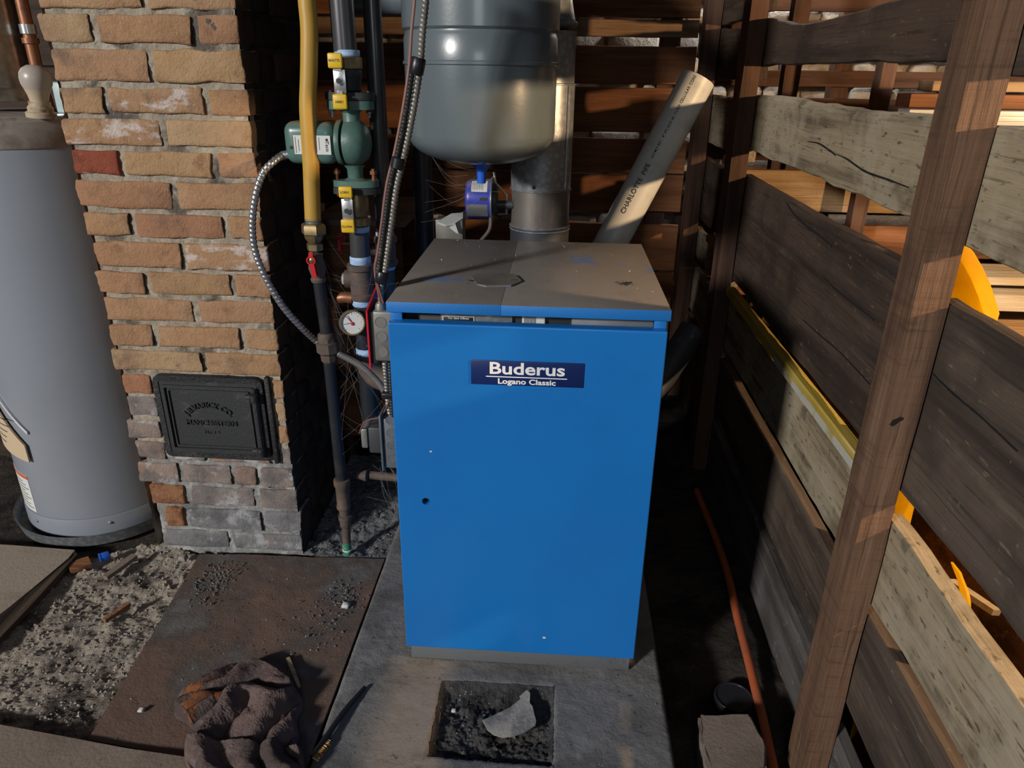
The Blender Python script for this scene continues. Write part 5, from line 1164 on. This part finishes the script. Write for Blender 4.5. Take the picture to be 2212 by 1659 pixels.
# wire brush
bz = .007
ha, hb, hc_, hd_ = PZ(788, 1484, bz), PZ(745, 1535, bz+.002), PZ(706, 1590, bz+.006), PZ(672, 1634, bz+.010)
br = empty('wire_brush', (hc_.x, hc_.y, 0), 'small black handled wire brush with brass bristles on the pad edge', 'brush')
P_ = spline([ha, hb, hc_, hd_], 10)
obj('handle', MB().tube(P_, [.0045+.0025*math.sin(PI*min(1, i/len(P_)*1.1)) for i in range(len(P_))], 10), M['rubber'], br)
hv = (hd_-hc_).normalized(); sd = Vector((-hv.y, hv.x, 0)); sd = sd if sd.x > 0 else -sd
m = MB(); rng = random.Random(3)
for k in range(16):
    for r in range(5):
        b0_ = hc_.lerp(hd_, .12+.85*k/15)+Vector((0, 0, -.002)); e_ = b0_+sd*(.013+.003*rng.random())+Vector((0, 0, (r-2)*.0028-.006))+hv*rng.uniform(-.002, .002)
        m.tube([b0_+Vector((0, 0, (r-2)*.0012)), e_], .0008, 4)
obj('bristles', m, M['bristle'], br, smooth=0)
# sheet shard lying in the recess
sh = [(1041, 1553), (1068, 1541), (1100, 1527), (1125, 1510), (1122, 1505), (1138, 1492), (1145, 1500), (1144, 1520), (1150, 1528), (1154, 1545), (1158, 1560), (1156, 1568), (1135, 1579), (1110, 1586), (1085, 1588), (1066, 1582), (1052, 1572)]
shp = [PZ(x, y, .004) for x, y in sh]
cx_ = sum(p.x for p in shp)/len(shp); cy_ = sum(p.y for p in shp)/len(shp)
for p in shp: p.z = .002 + .10*(p.x-cx_) + .04*(p.y-cy_) + .9*(p.x-cx_)**2
obj('metal_shard', MB().prism(shp, (.001, 0, -.003)), M['shard'], smooth=0, label='broken pale sheet metal shard in the dirt before the boiler', cat='shard')
# splinters, cap, wood, pebbles
def stick(name, a, b, w_, h_, mt, label, cat='wood scrap'):
    a, b = Vector(a), Vector(b); d_ = (b-a).normalized(); s_ = Vector((-d_.y, d_.x, 0))*w_/2
    m_ = MB().prism([a-s_, a+s_, a.lerp(b, .5)+s_*1.1, b+s_*.9, b-s_*.8, a.lerp(b, .5)-s_*1.05], (0, 0, h_)).jitter(.0012, 60, w_*1000)
    return obj(name, m_, mt, label=label, cat=cat, smooth=25)
stick('wood_splinter', PZ(622, 1424, -.002), PZ(646, 1486, -.002), .009, .007, M['splint'], 'pale yellow wood splinter lying above the towel')
stick('wood_scrap', PZ(292, 1205, -.012), PZ(228, 1252, -.012), .022, .014, M['slab_front'], 'short grey brown wood scrap on the rubble by the chimney')
stick('brick_sliver', PZ(280, 1308, -.012), PZ(226, 1345, -.012), .014, .012, M['brick_raw'], 'thin red brown sliver lying in the middle of the rubble', 'sliver')
stick('rotten_board', PZ(196, 1216, -.022), PZ(150, 1232, -.022), .05, .012, M['w_back_x'], 'rotten brown board end under the edge of the tan slab')
stick('trench_board', PZ(160, 1204, -.02), PZ(-40, 1420, -.02), .034, .016, M['w_dark_y'], 'long dark board along the tan slab edge')
ca, cb = PZ(214, 1206, -.004), PZ(237, 1198, -.004)
cp_ = empty('bottle_cap', (ca.x, ca.y, -.018), 'small bright blue plastic cap lying on the rubble', 'cap')
obj('shell', MB().lathe([(.0125, 0), (.0135, .002), (.0135, .026), (.012, .030), (.001, .030)], ca, (cb-ca).normalized(), 20), M['cap_blue'], cp_)
obj('rim', MB().lathe([(.0135, 0), (.015, .001), (.015, .004), (.0135, .005)], ca, (cb-ca).normalized(), 20), M['cap_blue'], cp_)
for i, (px, py, r, zz, lb_) in enumerate(((304, 1534, .006, -.006, 'single white pebble on the steel plate left of the towel'), (395, 1205, .012, -.010, 'grey pebble lying against the foot of the chimney'), (1077, 1500, .0045, -.02, 'tiny white pebble in the dirt recess before the boiler'), (980, 1535, .005, -.02, 'white chip at the left of the dirt recess'), (746, 1308, .010, -.008, 'pale crumb of plaster near the pad edge'))):
    p = PZ(px, py, zz); obj('pebble', MB().rbox(p.x-r, p.x+r*1.2, p.y-r, p.y+r, p.z-r*.6, p.z+r*.8, r*.5, 3).jitter(r*.3, 120, i), M['chalk'] if i != 1 else M['gravel'], smooth=60, label=lb_, cat='pebble', group='pebbles on the floor')
# right of the pad: block, lid, orange tubing
bk = [PZ(x, y, -.025) for x, y in ((1508, 1535), (1622, 1541), (1652, 1597), (1660, 1660), (1540, 1690), (1515, 1610))]
m = MB().prism(bk, (0, 0, -.11)); bm = bmesh.new(); V = [bm.verts.new(v) for v in m.v]
for f in m.f: bm.faces.new([V[i] for i in f])
bmesh.ops.bevel(bm, geom=bm.edges[:], offset=.008, segments=2, affect='EDGES'); bmesh.ops.triangulate(bm, faces=bm.faces[:]); bmesh.ops.subdivide_edges(bm, edges=bm.edges[:], cuts=2)
obj('concrete_block', MB().frombm(bm).jitter(.01, 22, 6), M['slab_front'], smooth=45, label='broken brown concrete block on the ground by the first post', cat='block')
dcx = PZ(1583, 1500, -.10); rl = .052
dl = empty('bucket_lid', (dcx.x, dcx.y, -.125), 'round black plastic lid on the ground behind the concrete block', 'lid')
obj('disc', MB().lathe([(rl, -.02), (rl, .0), (rl-.003, .004), (rl-.006, .004), (rl-.007, .001), (.001, .001)], (dcx.x, dcx.y-.01, -.10), n=40), M['disc'], dl)
op = [PZ(1505, 1060, -.09), PZ(1560, 1200, -.09), PZ(1592, 1330, -.085), PZ(1615, 1420, -.085), PZ(1640, 1522, -.09), PZ(1660, 1610, -.095), PZ(1690, 1760, -.10)]
obj('orange_tubing', MB().tube(spline(op, 10), .0125, 16), M['orange_hose'], label='orange coated fuel tubing running along the foot of the partition', cat='tubing')

# ------------------------------------------------------------------ store room past the partition
# yellow plastic sled leaning against the back of the planks
out_px = [(2040, 535), (2055, 545), (2072, 566), (2092, 602), (2108, 640), (2118, 672), (2126, 700), (2100, 790), (2050, 890), (1995, 1000), (1945, 1112), (1918, 1230), (1893, 1342), (1862, 1470), (1830, 1600)]
SX = 1.10
ed = [PX(x, y, SX) for x, y in out_px]
m = MB(); NS = len(ed); NW = 12; vs = []
for p in ed:
    wv_ = .20
    for k in range(NW+1):
        t = k/NW; y = p.y + wv_*t; bow = .05*math.sin(PI*t) + .03*t
        vs.append(Vector((SX+.004+bow, y, p.z)))
n_ = len(vs)
vs2 = [v+Vector((.004, 0, 0)) for v in vs]
f_ = [(i*(NW+1)+k, i*(NW+1)+k+1, (i+1)*(NW+1)+k+1, (i+1)*(NW+1)+k) for i in range(NS-1) for k in range(NW)]
m.add(vs+vs2, f_+[tuple(n_+i for i in reversed(q)) for q in f_] + [(i*(NW+1), (i+1)*(NW+1), n_+(i+1)*(NW+1), n_+i*(NW+1)) for i in range(NS-1)])
obj('plastic_sled', m, M['yellow_sheet'], smooth=60, label='bright yellow plastic sled standing behind the partition planks', cat='sled')
sp_ = [PX(x, y, 1.135) for x, y in ((2062, 1225), (2082, 1290), (2070, 1370), (2052, 1450), (2030, 1540), (2012, 1620), (1995, 1690))]
P_ = spline(sp_, 6); vs = []
for p in P_: vs += [p+Vector((0, -.016, 0)), p+Vector((0, .016, 0)), p+Vector((.005, .016, 0)), p+Vector((.005, -.016, 0))]
obj('plastic_strap', MB().add(vs, [(i*4+j, i*4+(j+1) % 4, (i+1)*4+(j+1) % 4, (i+1)*4+j) for i in range(len(P_)-1) for j in range(4)] + [(3, 2, 1, 0), tuple((len(P_)-1)*4+j for j in range(4))]), M['yellow_sheet'], smooth=40, label='narrow yellow plastic strap hanging low behind the right grey plank', cat='strap')
# earth behind the partition, heaped up to block the store bulb's low rays
def bank_h(x, y):
    t = (x-1.20)/.9; return -.12 + (.66*math.exp(-((x-1.34)/.22)**2) if x < 1.34 else .66*math.exp(-((x-1.34)/.55)**2))*min(1, max(0, (1.3-y)/.2))*min(1, max(0, (y+1.6)/.2)) + .03*fbm(x*8, y*8) + .012*fbm(x*30, y*30)
tag(obj('earth_bank', grid(1.2, 2.6, -1.6, 1.3, .02, bank_h), M['bark'], smooth=0), 'reddish brown earth banked up behind the partition', 'earth', kind='stuff')
# lumber stored across the store room
def board(px0, py0, py1, Y, x0, x1, th, mt, label, name='board'):
    za, zb_ = PY(px0, py0, Y).z, PY(px0, py1, Y).z
    m_ = MB().rbox(x0, x1, Y, Y+th, zb_, za, .002, 1, cuts=0).jitter(.0015, 4, py0)
    return obj(name, m_, mt, label=label, cat='board', group='boards stored past the partition')
rack = empty('lumber_rack', (1.9, 1.7, -.12), 'rough timber rack holding boards in the store room', 'rack')
for xx in (1.25, 2.55):
    post(xx, xx+.06, 1.80, 1.87, -.12, 1.95, M['w_post2'], rack, xx, 'upright')
for xx in (1.47, 2.57): post(xx, xx+.05, 1.40, 1.46, -.12, 1.5, M['w_post2'], rack, xx+3, 'upright')
for zz, ya, yb in ((PY(1700, 640, 1.58).z, 1.56, 1.8), (PY(2180, 770, .66).z, .64, 1.4), (PY(2180, 272, .85).z, .83, 1.4)):
    for xx in (1.47, 2.57): obj('bracket', MB().rbox(xx, xx+.04, ya, yb, zz-.052, zz-.003, .003), M['w_post2'], rack)
board(1700, 368, 456, 1.55, 1.06, 2.75, .03, M['w_tan_x'], 'stained tan board seen between the grey and wide dark planks', 'tan_board')
board(1850, 487, 552, 1.50, 1.06, 2.75, .03, M['w_back_x'], 'orange brown board below the stained tan board')
board(1700, 560, 640, 1.58, 1.06, 2.7, .03, M['w_back_x'], 'lowest orange brown board behind the wide dark plank')
board(2150, 176, 199, .95, 1.45, 2.9, .10, M['w_tan_x'], 'upper brown board right of the first post')
board(2150, 205, 236, .97, 1.40, 2.9, .10, M['w_back_x'], 'reddish board just above the white trim')
tz1, tz0 = PY(2180, 240, .85).z, PY(2180, 272, .85).z; tx0 = PY(1962, 252, .85).x
wt = empty('white_trim', (tx0+.5, .85, tz0), 'white vinyl trim strip lying across behind the first post', 'trim')
obj('strip', MB().rbox(tx0, 2.9, .85, .93, tz0, tz1, .003), M['white_trim'], wt)
obj('ridge', MB().rbox(tx0+.03, 2.9, .846, .851, tz0+.012, tz0+.018, .001), M['white_trim'], wt)
obj('ridge', MB().rbox(tx0+.03, 2.9, .846, .851, tz1-.014, tz1-.008, .001), M['white_trim'], wt)
board(2180, 600, 618, .62, 1.36, 2.8, .16, M['w_pale_x'], 'upper thin pale board right of the yellow sled', 'pale_board')
board(2180, 638, 674, .58, 1.34, 2.8, .18, M['w_pale_x'], 'thick pale new board right of the yellow sled', 'pale_board')
board(2180, 690, 770, .66, 1.34, 2.8, .10, M['w_tan_x'], 'dull tan board under the pale boards')
a, b = PY(1787, 455, 1.62), PY(1905, 490, 1.62)
obj('plastic_sheeting', MB().rbox(a.x, b.x+.15, 1.62, 1.70, b.z-.01, a.z+.02, .02, 3, cuts=3).jitter(.014, 24, 3), M['bag'], smooth=60, label='crumpled dark shiny sheeting stuffed between two boards', cat='sheeting')
a, b = PX(2058, 1262, 1.16), PX(2150, 1322, 1.16)
stick('pale_stick', PX(2052, 1262, 1.22), PX(2150, 1330, 1.22), .018, .014, M['w_pale_x'], 'pale stick showing below the right dark plank')

# ------------------------------------------------------------------ cobwebs
rng = random.Random(77); m = MB()
def strand(a, b, sagm):
    a, b = Vector(a), Vector(b); mid = a.lerp(b, .5)+Vector((rng.uniform(-.01, .01), rng.uniform(-.01, .01), -sagm))
    m.tube(spline([a, mid, b], 5), .00014, 4, caps=False)
for k in range(34):
    strand((-.27, .46, rng.uniform(.35, 1.05)), (rng.uniform(-.21, -.05), rng.uniform(.44, .55), rng.uniform(.35, 1.0)), rng.uniform(.0, .03))
for k in range(10):
    strand((rng.uniform(-.02, .0), rng.uniform(.5, .75), rng.uniform(1.05, 1.25)), (rng.uniform(.1, .2), rng.uniform(.5, .7), rng.uniform(1.12, 1.2)), rng.uniform(.01, .04))
for k in range(14):
    strand((rng.uniform(-.16, -.10), rng.uniform(.3, .5), rng.uniform(.2, .5)), (rng.uniform(-.06, -.01), rng.uniform(.12, .3), rng.uniform(.3, .45)), rng.uniform(.0, .03))
obj('cobweb', m, M['web'], smooth=0, label='wispy grey cobwebs strung between the pipes', cat='cobweb', kind='stuff')
